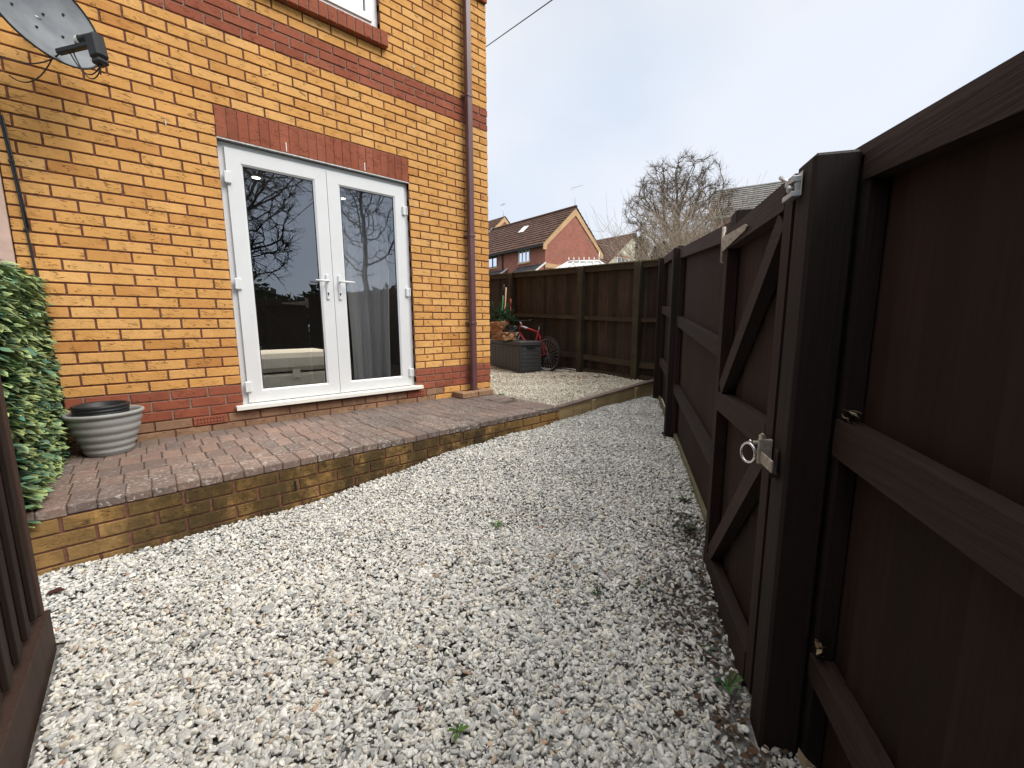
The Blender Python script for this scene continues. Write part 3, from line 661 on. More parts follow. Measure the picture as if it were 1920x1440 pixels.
# slatted brown screen at the very left
ss=thing('slatted_screen','tall dark brown slatted screen at the left edge of the gravel','screen',(-.93,-2.7,-.66))
b=MB(); b.box(-.955,-.937,-4.6,-1.84,-.56,1.2,0,(.6,.5,.5)); b.build('backing_board',M['slat'],ss)
b=MB(); y=-1.86; k=0
while y>-4.5:
    zb=-.50 if True else 0
    b.box(-.936,-.922,y-.045,y,-.52,1.2,0,None,.002); y-=.122; k+=1
b.build('slat',M['slat2'],ss)
b=MB(); b.box(-.96,-.905,-4.6,-1.80,-.95,-.545,0,(.4,.5,.5),.003); b.build('bottom_rail',M['slat'],ss)
b=MB(); b.box(-.965,-.918,-1.838,-1.798,-.545,1.22,0,(.7,.5,.5),.003); b.build('end_post',M['slat'],ss)
# planter
pc=Vector((-.795,-.23,PZ)); po=MB(); 
prof=[(.0001,.0),(.105,.0),(.112,.006)]
rb=[(.112,.122,.01,.045),(.124,.136,.05,.09),(.138,.152,.095,.14),(.154,.168,.145,.19),(.168,.178,.195,.245)]
for r0,r1,z0,z1 in rb:
    for k in range(6): u_=k/5; prof.append((r0+(r1-r0)*u_+.007*math.sin(math.pi*u_),z0+(z1-z0)*u_))
prof+=[(.178,.252),(.190,.256),(.197,.266),(.196,.276),(.188,.281),(.178,.279),(.172,.26),(.168,.2),(.0001,.19)]
po.lathe(prof,pc,56,0,(.5,.5,.5)); 
po.build('plant_pot',M['greypl'],label='large grey ribbed plastic planter on the patio by the leaf screen',cat='plant pot')
b=MB(); prof=[(.118,.205),(.128,.262),(.134,.268),(.134,.276),(.129,.279),(.136,.287),(.136,.296),(.131,.299),(.138,.308),(.139,.320),(.130,.325),(.122,.318),(.115,.24),(.0001,.235)]
b.lathe(prof,pc+Vector((-.012,.02,0)),48,0,(.5,.5,.5)); b.build('inner_pot',M['blackpl'],label='round black plastic pot sitting inside the grey planter',cat='plant pot')
# ================================================================= right-hand fence, gate
GRP='brown posts of the garden fence'
def post(parent,s0,s1,t0,t1,z0,z1,mat='bpost',cham=.0,name='post',lab=None):
    b=MB(); o=F(s0,t0,z0); b.frame_box(o,FD*(s1-s0),-FN*(t1-t0),Vector((0,0,z1-z0)),0,None,.006)
    return b.build(name,M[mat],parent,label=lab)
def rail(mb,s0,s1,t0,t1,zb0,zt0,zb1,zt1,mi=0,col=None):
    vs=[F(s0,t0,zb0),F(s1,t0,zb1),F(s1,t1,zb1),F(s0,t1,zb0),F(s0,t0,zt0),F(s1,t0,zt1),F(s1,t1,zt1),F(s0,t1,zt0)]
    c=.0025
    mb.add(vs,[(0,3,2,1),(4,5,6,7),(0,1,5,4),(1,2,6,5),(2,3,7,6),(3,0,4,7)],mi,col)
def boards(mb,s0,s1,t,zb,zt,w=.10,ov=.012):
    s=s0
    while s<s1-.005:
        e=min(s+w+ov,s1); a=random.uniform(-.001,.001)
        # feather-edge board: thick on one side, thin on the other
        z0a,z0b=zb(s),zb(e); z1a,z1b=zt(s),zt(e)
        vs=[F(s,t+.012+a,z0a),F(e,t+a,z0b),F(e,t+.018,z0b),F(s,t+.020,z0a),F(s,t+.012+a,z1a),F(e,t+a,z1b),F(e,t+.018,z1b),F(s,t+.020,z1a)]
        mb.add(vs,[(0,3,2,1),(4,5,6,7),(0,1,5,4),(1,2,6,5),(2,3,7,6),(3,0,4,7)],0)
        s+=w
def fix_build(b,*a,**k): return b.build(*a,fix=True,**k)
# near section (camera side of the gate)
fn=thing('fence_section','dark brown closeboard fence section nearest the camera with thick latch post','fence',tuple(F(0,.05,-.8)))
b=MB(); o=F(0,0,-.95); b.frame_box(o,FD*.1,-FN*.10,Vector((0,0,.95+.873)),0,None,.008); b.build('post',M['bpost'],fn)
post(fn,-2.0,-1.9,.09,.19,-1.1,.75)
for nm,zt,zb,sl_,t0,t1 in (('top_rail',.861,.800,.085,.100,.145),('middle_rail',.230,.136,.058,.100,.145),('bottom_rail',-.431,-.500,.07,.100,.150)):
    b=MB(); rail(b,-3.6,-.002,t0,t1,zb-3.6*sl_,zt-3.6*sl_,zb,zt); fix_build(b,nm,M['bh'],fn)
b=MB(); rail(b,-3.6,.11,.1015,.19,.864-3.6*.085,.889-3.6*.085,.867,.892); fix_build(b,'capping',M['bh'],fn)
b=MB(); rail(b,-.022,.10,.1085,.1465,-.95,.863,-.95,.865); fix_build(b,'edge_batten',M['bpost'],fn)
b=MB(); boards(b,-3.6,.13,.147,lambda s:-.78+.08*s,lambda s:.862+.084*min(s,0),.10); fix_build(b,'closeboards',M['bv'],fn)
b=MB(); rail(b,-3.6,-.0,.150,.175,-1.2,-.79-3.6*.08,-1.0,-.79); fix_build(b,'gravel_board',M['bh'],fn)
# gate
gt=thing('garden_gate','closed dark brown ledged and braced timber gate with ring latch','gate',tuple(F(.5,0,-.73)))
def gz(s): return 0
b=MB(); rail(b,.113,.172,0,.045,-.70,.862,-.70,.862); fix_build(b,'stile',M['bv'],gt)
b=MB(); rail(b,.800,.860,0,.045,-.66,.79,-.66,.79); fix_build(b,'stile',M['bv'],gt)
b=MB(); rail(b,.174,.862,-.001,.044,.785,.862,.785,.862); fix_build(b,'top_rail',M['bh'],gt)
b=MB(); rail(b,.174,.798,-.001,.044,.085,.168,.085,.168); fix_build(b,'middle_rail',M['bh'],gt)
b=MB(); rail(b,.174,.862,-.003,.042,-.735,-.60,-.725,-.61); fix_build(b,'bottom_rail',M['bh'],gt)
def brace(s0,z0,s1,z1,w):
    b=MB(); d=Vector((s1-s0,z1-z0)).normalized(); n_=Vector((-d.y,d.x))*w/2
    q=[(s0+n_.x,z0+n_.y),(s0-n_.x,z0-n_.y),(s1-n_.x,z1-n_.y),(s1+n_.x,z1+n_.y)]
    vs=[F(a,.002,c) for a,c in q]; b.prism(vs,-FN*.042); fix_build(b,'brace',M['bh'],gt)
brace(.775,.185,.195,.765,.068); brace(.775,-.60,.195,.065,.068)
b=MB(); boards(b,.113,.862,.047,lambda s:-.70,lambda s:.85,.095); fix_build(b,'boards',M['bv'],gt)
# T hinge
for zz_ in (.815,):
    b=MB(); vs=[F(.868,-.004,zz_-.032),F(.868,-.004,zz_+.032),F(.53,-.004,zz_+.012),F(.50,-.004,zz_),F(.53,-.004,zz_-.010)]
    b.prism(vs,FN*.004); 
    for s in (.82,.72,.60): q=F(s,-.009,zz_); b.tube([q,q-FN*.004],.008,8)
    b.tube([F(.875,-.004,zz_-.075),F(.875,-.004,zz_+.075)],.008,8); b.frame_box(F(.878,.005,zz_-.075),FD*.035,-FN*.003,Vector((0,0,.15)))
    fix_build(b,'hinge',M['oldsteel'],gt)
# ring latch, keeper and auto latch
lz=.10
b=MB(); b.frame_box(F(.108,-.018,lz-.012),FD*.06,-FN*.006,Vector((0,0,.05)),0,None,.002)
b.frame_box(F(.012,-.030,lz-.030),FD*.125,-FN*.006,Vector((0,0,.034)),0,None,.002)
b.frame_box(F(.100,-.036,lz-.035),FD*.012,-FN*.036,Vector((0,0,.075)),0,None,.002)
b.tube([F(.135,0,lz+.02),F(.135,-.042,lz+.02)],.006,8); b.tube([F(.12,-.012,lz+.03),F(.10,-.03,lz+.055)],.005,6)
fix_build(b,'latch',M['oldsteel'],gt)
b=MB(); rc=F(.135,-.052,lz-.012); b.tube([rc+Vector((0,0,1))*.029*math.cos(w)+(FD*.85+FN*.50).normalized()*.025*math.sin(w) for w in [2*math.pi*k/28 for k in range(29)]],.0042,8,cap=False)
b.tube([F(.135,-.040,lz+.02),rc+Vector((0,0,.038))],.004,8); b.build('ring_handle',M['chrome'],gt)
b=MB(); b.frame_box(F(.040,-.004,lz-.060),FD*.024,FN*.003,Vector((0,0,.085)),0,None,.001); b.frame_box(F(.03,-.03,lz-.05),FD*.012,-FN*.026,Vector((0,0,.014)),0,None,.003)
b.build('keeper',M['bh'],fn)
b=MB(); tz_=.815
b.frame_box(F(.050,-.003,tz_-.024),FD*.04,FN*.003,Vector((0,0,.058)),0,None,.001)
b.frame_box(F(.055,-.024,tz_+.010),FD*.055,-FN*.0205,Vector((0,0,.016)),0,None,.002)
b.frame_box(F(.053,-.026,tz_-.026),FD*.062,-FN*.0225,Vector((0,0,.014)),0,None,.002)
b.frame_box(F(.058,-.016,tz_-.014),FD*.014,-FN*.0125,Vector((0,0,.028)),0,None,.002)
b.tube([F(.075,-.028,tz_-.002),F(.075,-.016,tz_-.002)],.009,12); b.tube([F(.098,-.018,tz_+.020),F(.118,-.024,tz_+.034),F(.136,-.026,tz_+.046)],[.0035,.0055,.006],8)
b.build('auto_latch',M['steel'],fn)
# middle section beyond gate
fm=thing('fence_section','dark brown closeboard fence section beyond the gate up to the corner','fence',tuple(F(2.5,.05,-.6)))
b=MB(); b.frame_box(F(.885,.045,-.8),FD*.10,-FN*.10,Vector((0,0,.8+.965)),0,None,.006); b.build('post',M['bpost'],fm,label='dark hinge post standing behind the gate')
post(fm,2.735,2.835,0,.10,-.8,1.118); post(fm,4.13,4.23,0,.10,-.7,1.238)
for (s0,s1,zo) in ((.99,2.73,0),(2.84,4.125,0),(4.235,4.62,0)):
    for nm,f0,f1 in (('top_rail',(lambda s:.758+.098*s),.082),('middle_rail',(lambda s:.200+.092*s),.085),('bottom_rail',(lambda s:-.245+.058*s),.085)):
        c=0 
        b=MB(); q0=f0(s0) ; q1=f0(s1)
        if s0>2.8: q0=f0(2.73)+.04+.07*(s0-2.8); q1=q0+.075*(s1-s0)
        if nm=='bottom_rail': q0-=.105 if s0<2.8 else .08; q1-=.06 if s0<2.8 else .08
        if nm=='middle_rail': q0-=.0
        rail(b,s0,s1,.05,.09,q0,q0+f1,q1,q1+f1); fix_build(b,nm,M['bh'],fm)
    for sa in ((s0,s0+.05),(s1-.05,s1)):
        b=MB(); za=.758+.098*sa[0]-.01+(.02 if s0>2.8 else 0); rail(b,sa[0],sa[1],.052,.088,GF(sa[0])+.03,za,GF(sa[0])+.03,za); fix_build(b,'edge_batten',M['bv'],fm)
    b=MB(); boards(b,s0,s1,.092,lambda s:GF(s)+.02,(lambda s:.836+.098*s) if s0<2.8 else (lambda s:.84+.098*2.73+.036+.072*(s-2.8)),.10); fix_build(b,'closeboards',M['bv'],fm)
b=MB(); rail(b,1.02,2.72,.072,.094,GF(1.0)-.1,GF(1.0)+.035,GF(2.72)-.1,GF(2.72)+.035); rail(b,2.85,4.1,.055,.08,GF(2.85)-.1,GF(2.85)+.03,GF(4.1)-.1,GF(4.1)+.04); fix_build(b,'gravel_board',M['gboard'],fm)
# ================================================================= back fence
BA=R(-94.75); BD=Vector((math.cos(BA),math.sin(BA),0)); BN=Vector((-math.sin(BA),math.cos(BA),0)); B0=Vector((4.6,.234,0))
if BN.x<0: BN=-BN
def Bk(s,t,z): q=B0+BD*s+BN*t; return Vector((q.x,q.y,z))
bf=thing('back_fence','weathered brown closeboard fence across the far end behind the bicycle','fence',tuple(Bk(0,.1,-.3)))
def tb(s): return 1.328-.045*s       # top line
def railB(mb,s0,s1,t0,t1,z0a,z1a,z0b,z1b):
    vs=[Bk(s0,t0,z0a),Bk(s1,t0,z0b),Bk(s1,t1,z0b),Bk(s0,t1,z0a),Bk(s0,t0,z1a),Bk(s1,t0,z1b),Bk(s1,t1,z1b),Bk(s0,t1,z1a)]
    mb.add(vs,[(0,3,2,1),(4,5,6,7),(0,1,5,4),(1,2,6,5),(2,3,7,6),(3,0,4,7)],0)
for s in (-3.9,-1.90,-.07,.99): b=MB(); b.frame_box(Bk(s,-.04,-.5),BD*.10,BN*.10,Vector((0,0,.5+tb(s)+.005)),0,None,.006); b.build('post',M['fp'],bf)
for s0,s1 in ((-3.8,-1.905),(-1.795,-.075),(.035,.985),(1.095,1.42)):
    for nm,zc,h in (('top_rail',-.075,.075),('middle_rail',-.795,.06),('bottom_rail',-1.42,.08)):
        b=MB(); a=tb(s0)+zc; c=tb(s1)+zc
        if s0>1 : c=a
        railB(b,s0,s1,.015,.06,a,a+h,c,c+h); b.build(nm,M['fh'],bf,fix=True)
    b=MB(); s=s0-.05
    while s<s1+.055:
        e_=min(s+.108,s1+.06); railB(b,s,e_,.062+random.uniform(0,.006),.085,-.27,tb(s)-.002,-.27,tb(e_)-.002); s+=.095
    b.build('closeboards',M['fv'],bf,fix=True)
    b=MB(); railB(b,s0,s1,.012,.058,-.45,-.235,-.45,-.245-.02*(s1-s0)); b.build('gravel_board',M['fh'],bf,fix=True)
b=MB(); railB(b,-3.9,1.45,.0,.095,tb(-3.9)+.006,tb(-3.9)+.022,tb(1.45)+.006,tb(1.45)+.022); b.build('capping',M['gboard'],bf,fix=True)
# ================================================================= storage box, bicycle, bags...
th=R(-15); bu=Vector((math.cos(th),math.sin(th),0)); bv=Vector((-math.sin(th),math.cos(th),0)); bo=Vector((3.945,.94,-.325))
sb=thing('storage_box','dark grey brown plastic garden storage box in front of the bicycle','storage box',tuple(bo))
b=MB(); b.frame_box(bo+bu*.006+bv*.006,bu*.385,bv*1.40,Vector((0,0,.44)),0,(.5,.5,.5),.008)
for k in range(11): b.frame_box(bo+bv*(.05+k*.115)+Vector((0,0,.04)),bv*.105,bu*.01,Vector((0,0,.36)),1,(.5,.5,.5),.004)
for k in range(6): b.frame_box(bo+bu*.03+Vector((0,0,.03+k*.062)),bu*.34,bv*.01,Vector((0,0,.055)),0,(.5,.5,.5),.004)
for u_ in (0,.375): b.frame_box(bo+bu*u_-bv*.004-bu*.004,bu*.024,bv*.024,Vector((0,0,.44)),0,(.5,.5,.5),.004)
b.build('body',[M['boxpl'],M['boxbr']],sb)
b=MB(); b.frame_box(bo-bu*.012-bv*.012+Vector((0,0,.44)),bu*.42,bv*1.43,Vector((0,0,.075)),0,(.5,.5,.5),.012); b.build('lid',M['boxpl'],sb)
b=MB(); b.frame_box(bo+bu*.13-bv*.016+Vector((0,0,.40)),bu*.14,bv*.02,Vector((0,0,.025)),0); b.build('handle',M['rubber'],sb); b=MB(); b.frame_box(bo-bu*.014+bv*.45+Vector((0,0,.47)),bv*.16,bu*.012,Vector((0,0,.02)),0); b.build('handle',M['rubber'],sb)
# bicycle (along Y, front towards +Y)
M['bred']=flat('red_bike_paint',(.45,.018,.022),.3,.5); M['bsil']=flat('silver_bike_paint',(.6,.6,.62),.3,.5,metal=.4)
bk=thing('bicycle','small red and silver mountain bicycle leaning by the back fence','bicycle',(4.4,1.2,-.30))
BX=4.40
def wheel(cy,nm='wheel'):
    c=Vector((BX,cy,-.035)); rr=.262
    b=MB(); b.tube([c+Vector((0,rr*math.cos(w),rr*math.sin(w))) for w in [2*math.pi*k/40 for k in range(41)]],.0085,8,0,cap=False)
    b.tube([c-Vector((.03,0,0)),c+Vector((.03,0,0))],.018,12)
    for k in range(24):
        w=2*math.pi*k/24; w2=w+.25*(1 if k%2 else -1); e_=c+Vector((0,rr*math.cos(w),rr*math.sin(w))); b.tube([c+Vector((.02*(1 if k%4<2 else -1),.016*math.cos(w2),.016*math.sin(w2))),e_],.0011,4)
    wh=b.build(nm,M['bsil'],bk)
    b=MB(); b.tube([c+Vector((0,(rr+.018)*math.cos(w),(rr+.018)*math.sin(w))) for w in [2*math.pi*k/48 for k in range(49)]],.021,8,0,cap=False); b.build('tyre',M['rubber'],wh)
wheel(.78); wheel(1.70)
rear=Vector((BX,.78,-.035)); bb=Vector((BX,1.12,-.06)); seat=Vector((BX,.985,.33)); head=Vector((BX,1.41,.43)); headb=Vector((BX,1.45,.33)); front=Vector((BX,1.70,-.035))
b=MB()
for p_,q_,r_ in ((bb,seat+Vector((0,-.01,.03)),.016),(seat,head,.017),(bb,headb,.02),(head+Vector((0,-.01,.03)),headb,.02)): b.tube([p_,q_],r_,10)
for sx in (-.045,.045):
    b.tube([bb,rear+Vector((sx,0,0))],.008,8); b.tube([seat,rear+Vector((sx,0,0))],.008,8)
b.build('frame',M['bred'],bk)
b=MB()
for sx in (-.05,.05): b.tube([headb+Vector((sx,.02,-.02)),front+Vector((sx,0,0))],.014,8)
b.tube([headb+Vector((-.05,.02,-.02)),headb+Vector((.05,.02,-.02))],.014,8); b.tube([seat+(head-seat)*.62,head],.019,10); b.build('fork',M['bsil'],bk)
b=MB(); b.tube([head+Vector((0,-.01,.03)),head+Vector((0,.03,.09))],.013,8,1); 
b.tube([(BX-.27,1.38,.53),(BX-.1,1.42,.52),(BX+.1,1.42,.52),(BX+.27,1.38,.53)],.011,8); b.tube([(BX-.28,1.375,.532),(BX-.17,1.40,.525)],.017,8); b.tube([(BX+.28,1.375,.532),(BX+.17,1.40,.525)],.017,8); b.build('handlebar',[M['blackpl'],M['bsil']],bk)
b=MB(); b.tube([seat,seat+Vector((0,-.03,.11))],.012,8,1); sc_=seat+Vector((0,-.04,.125))
b.add([sc_+Vector(q) for q in ((-.075,-.12,.02),(.075,-.12,.02),(.05,-.02,.015),(.02,.13,.01),(-.02,.13,.01),(-.05,-.02,.015),(-.06,-.11,-.02),(.06,-.11,-.02),(.015,.12,-.015),(-.015,.12,-.015))],[(0,1,2,3,4,5),(6,9,8,7),(0,6,7,1),(1,7,8,3,2),(3,8,9,4),(4,9,6,0,5)],0); b.build('saddle',[M['blackpl'],M['bsil']],bk,fix=True)
b=MB(); c=bb; b.tube([c-Vector((.035,0,0)),c+Vector((.01,0,0))],.05,16); b.tube([c-Vector((.045,0,0)),c+Vector((-.045,.09,-.1))],.008,6); b.frame_box(c+Vector((-.12,.06,-.115)),(.07,0,0),(0,.07,0),(0,0,.02)); b.build('crank',M['blackpl'],bk); b=MB(); b.tube([rear-Vector((.03,0,0)),rear-Vector((.015,0,0))],.035,14); b.build('sprocket',M['blackpl'],bk)
# paper bags on the box
m=NM('kraft_paper',.85,.2); n=m.noise(sc=14,det=5,ro=.7); m.col(m.ramp(n,[(.3,(.20,.10,.05)),(.7,(.36,.21,.12))])); m.bump(n,1,.02); M['kraft']=m.m
def crumple(c,dx,dy,dz,seed,mat,name,label,cat,amp=.18,ang=0,n=3):
    import bmesh
    from mathutils import noise
    bm=bmesh.new(); bmesh.ops.create_cube(bm,size=1); bmesh.ops.subdivide_edges(bm,edges=bm.edges,cuts=9,use_grid_fill=True)
    b=MB(); vs=[]
    for v in bm.verts:
        p=v.co.copy(); q=noise.noise_vector(p*3.2+Vector((seed,0,0)))*amp+noise.noise_vector(p*9+Vector((seed,3,0)))*amp*.35
        p+=q; X=p.x*dx;Y=p.y*dy; vs.append(Vector(c)+Vector((X*math.cos(ang)-Y*math.sin(ang),X*math.sin(ang)+Y*math.cos(ang),max(p.z,-.5)*dz)))
    b.add(vs,[tuple(w.index for w in f.verts) for f in bm.faces],0,(.5,.5,.5)); bm.free()
    return b.build(name,mat,label=label,cat=cat)
crumple((4.09,1.52,.262),.26,.55,.13,1,M['kraft'],'paper_bag','flattened brown paper bag lying on the storage box lid','paper bag',.14,th)
crumple((4.10,1.66,.40),.18,.40,.22,5,M['kraft'],'paper_bag','upright crumpled brown paper bag on top of the flattened one','paper bag',.16,th+.2)
crumple((4.14,1.38,.335),.14,.14,.20,8,M['blackpl'],'rubbish_bag','small black plastic bag beside the brown paper bags','bag',.25,.4)
# artificial christmas tree heap
m=NM('conifer_green',.8,.2); m.col(m.rnd(None)); M['fir']=m.m
xt=thing('artificial_tree','green artificial conifer branches heaped behind the brown paper bags','artificial tree',(4.3,1.8,.3))
V=[];Fq=[];C_=[];wv=MB()
for k in range(34):
    base=Vector((4.22+random.uniform(-.06,.06),1.98-random.uniform(0,.55),.70)); base.z=.74-(1.98-base.y)*.42+random.uniform(-.08,.05)
    d=Vector((random.uniform(-.5,.2),random.uniform(-1,.2),random.uniform(-.5,.45))).normalized(); L=random.uniform(.16,.28)
    wv.tube([base,base+d*L*.5+Vector((0,0,.01)),base+d*L],.004,4)
    for j in range(150):
        u_=random.random(); p=base+d*L*u_; q=Vector((random.gauss(0,1),random.gauss(0,1),random.gauss(0,1))).normalized(); q=(q+d*.5).normalized()*random.uniform(.028,.045); w=q.cross(Vector((0,0,1))).normalized()*.005
        i=len(V); V+= [p-w,p+w,p+q]; Fq.append((i,i+1,i+2)); c=random.uniform(.5,1.3); C_+=[(.035*c,.12*c,.055*c)]*3
wv.build('branches',M['bh'],xt); bulk('needles',np.array([tuple(q) for q in V]),np.array(Fq),np.array(C_),M['fir'],kind='stuff',parent=xt)
# long-handled tools leaning on back fence
M['green']=flat('green_handle',(.07,.33,.12),.4,.5); M['palew']=flat('pale_wood_handle',(.52,.34,.20),.7,.3); M['redh']=flat('red_handle',(.40,.09,.06),.6,.3)
b=MB(); b.tube([(4.50,2.12,.0),(4.55,2.06,1.0)],.014,8,0); b.tube([(4.55,2.06,1.0),(4.558,2.045,1.20)],.013,8,1); b.tube([(4.50,2.12,.02),(4.50,2.12,-.28)],.014,8,0); b.build('garden_tool',[M['green'],M['blackpl']],label='green handled garden tool leaning on the back fence',cat='garden tool')
b=MB(); b.tube([(4.48,2.02,-.28),(4.56,1.99,1.14)],.014,8,0); b.build('broom_handle',M['palew'],label='pale wooden broom handle leaning next to the green tool',cat='broom')
b=MB(); b.tube([(4.50,1.90,-.28),(4.56,1.865,.80)],.011,8,0); b.tube([(4.56,1.865,.80),(4.56,1.862,.93)],.015,8,0); b.build('garden_tool',M['redh'],label='short tool with a dull red handle right of the broom handle',cat='garden tool')
# ================================================================= weeds
m=NM('weed_leaf',.6,.3); m.col(m.rnd(None)); M['weed']=m.m
def weed(x,y,fn,r,n,label,c=(.10,.20,.045),up=.35,wid=.28,moss=False):
    b=MB(); z=fn(x,y)
    for k in range(n):
        a=2*math.pi*k/n+random.uniform(-.5,.5); L=r*random.uniform(.4,.95); d=Vector((math.cos(a),math.sin(a),0)); sdv=Vector((-d.y,d.x,0)); h=random.uniform(.5,1.3)*up*L
        cen=Vector((x,y,z+.002)); w=L*wid; cc=tuple(q*random.uniform(.35,.8) for q in c); cl=tuple(q*1.5 for q in cc)
        vs=[cen,cen+d*L*.35+sdv*w*.4+Vector((0,0,h*.7)),cen+d*L*.35-sdv*w*.4+Vector((0,0,h*.7)),cen+d*L*.35+Vector((0,0,h*.55)),cen+d*L*.75+sdv*w*.5+Vector((0,0,h)),cen+d*L*.75-sdv*w*.5+Vector((0,0,h)),cen+d*L*.75+Vector((0,0,h*.85)),cen+d*L+Vector((0,0,h*.75))]
        b.add(vs,[(0,3,1),(0,2,3),(3,6,4,1),(2,5,6,3),(6,7,4),(5,7,6)],0,[cc,cl,cl,cc,cl,cl,cc,cl])
    return b.build('weed',M['weed'],label=label,cat='weed',group='weeds growing in the gravel')
def onG(u,v):
    d=[ (r2[i]*(u-960)/771.34+u2[i]*(720-v)/771.34+fw[i]) for i in range(3)]
    t=(G(CP[0],CP[1])-CP[2])/(d[2]-.03*d[0]-.085*d[1]); return CP[0]+d[0]*t,CP[1]+d[1]*t
WD=[(0.031,-3.046,.045,9,'small bright green weed nearest the camera in the middle of the gravel',(.10,.20,.03),.5,.35),
    (0.806,-2.278,.060,8,'light green weed in the gravel below the middle of the low brick wall',(.12,.22,.06),.35,.25),
    (0.811,-2.957,.045,12,'dark little weed in the gravel left of the gate foot',(.05,.08,.035),.5,.3),
    (1.000,-3.063,.035,8,'tiny weed close beside the dark one near the gate',(.06,.10,.04),.5,.3)]
for x,y,r,n,lab,c,up,wd_ in WD: weed(x,y,G,r,n,lab,c,up,wd_)
q=F(.16,-.05,0); weed(q.x,q.y,G,.062,7,'broad leaved green weed at the foot of the latch post',(.06,.14,.04),.9,.45)
q=F(.30,-.09,0); weed(q.x,q.y,G,.05,9,'low dull green weed by the gate next to the broad leaved one',(.06,.10,.04),.3,.4)
q=F(.72,-.10,0); weed(q.x,q.y,G,.04,10,'mossy weed tuft under the middle of the gate',(.07,.10,.035),.3,.4)
q=F(1.1,-.03,0); weed(q.x,q.y,G,.06,16,'bushy weed tuft at the gate hinge post',(.05,.08,.025),.8,.35)
q=F(1.45,-.0,0); weed(q.x,q.y,G,.05,14,'leafy weed tuft against the pale gravel board beyond the gate',(.06,.10,.03),.7,.4)
weed(2.56,-.27,U,.085,9,'green dandelion weed by the house corner',(.09,.22,.04),.45,.28)
# dead leaf scrap lying on gravel (left), and leaf scraps caught on fence
b=MB(); x,y=onG(100,1092); z=G(x,y)+.015
b.add([(x-.03,y,z),(x,y-.018,z+.01),(x+.035,y,z),(x+.01,y+.02,z+.012),(x-.02,y+.015,z+.008)],[(0,1,3,4),(1,2,3)],0,(.05,.02,.015)); b.build('dead_leaf',M['lit'],label='dark red dead leaf on the gravel by the slatted screen',cat='leaf')
for (s,t,z,r,lab) in ((-.02,.125,.245,.022,'dry curled leaf caught on the middle fence rail beside the post'),(-.07,.09,-.72,.035,'curled dry leaf at the foot of the near fence'),(-.02,.12,-.40,.02,'dry leaf scrap hanging above the lower fence rail')):
    b=MB()
    for k in range(7):
        p=F(s-random.uniform(0,.03),t-random.uniform(0,.02),z+random.uniform(-r,r*1.2)); d=Vector((random.gauss(0,1),random.gauss(0,1),random.gauss(0,1))).normalized()*r*.7; e_=d.cross(Vector((.3,.2,1))).normalized()*r*.35
        b.add([p-d,p-e_,p+d,p+e_+Vector((0,0,r*.2))],[(0,1,3),(1,2,3)],0,random.choice(((.26,.20,.12),(.18,.12,.07),(.33,.27,.18))))
    b.build('dead_leaf',M['lit'],label=lab,cat='leaf')
# ================================================================= beyond the garden
def brickfar(name,c1,c2,mo,sc=1.0):
    m=NM(name,.9,.15); br=m.n.new('ShaderNodeTexBrick'); m.L(m.coord((1,1,1),(0,0,0)),br.inputs[0])
    # swizzle so that rows run level on any upright wall
    sp=m.n.new('ShaderNodeSeparateXYZ'); cb=m.n.new('ShaderNodeCombineXYZ'); m.L(m.coord(),sp.inputs[0]); ad=m.math('ADD',sp.outputs[0],sp.outputs[1]); m.L(ad,cb.inputs[0]); m.L(sp.outputs[2],cb.inputs[1]); m.L(cb.outputs[0],br.inputs[0])
    br.inputs['Scale'].default_value=1; br.inputs['Brick Width'].default_value=.225; br.inputs['Row Height'].default_value=.075; br.inputs['Mortar Size'].default_value=.006
    br.inputs['Color1'].default_value=(*c1,1); br.inputs['Color2'].default_value=(*c2,1); br.inputs['Mortar'].default_value=(*mo,1)
    n=m.noise(sc=1.8,det=6,ro=.75); c=m.mix(m.ramp(n,[(.4,0),(.65,.55)]),br.outputs[0],tuple(q*1.5 for q in c1)); wt=m.ramp(m.noise(sc=6,det=4,ro=.7),[(.66,0),(.72,.3)]); c=m.mix(wt,c,(.5,.42,.38)); m.col(c); return m.m
M['bfar']=brickfar('terrace_red_brick',(.33,.12,.085),(.24,.085,.062),(.40,.28,.24))
M['band']=flat('buff_band',(.56,.37,.21),.9,.1,var=.1,sc=3)
M['slate']=flat('dark_slate',(.06,.055,.06),.7,.3,var=.3,sc=6)
def tilemat(name,c1,c2):
    m=NM(name,.85,.2); n=m.noise(sc=9,det=5,ro=.7); c=m.ramp(n,[(.3,c1),(.7,c2)]); c=m.mix(m.ramp(m.rnd(0),[(0,.5),(1,0)]),c,tuple(q*.6 for q in c1)); m.col(c); m.bump(n,.6,.02); return m.m
M['tbr']=tilemat('brown_roof_tile',(.075,.040,.030),(.17,.095,.07)); M['tgr']=tilemat('grey_roof_tile',(.13,.125,.12),(.30,.285,.27))
M['gutter']=flat('dark_gutter',(.02,.018,.018),.5,.4)
M['winglass']=glass('far_window_glass',(.25,.27,.30),4)
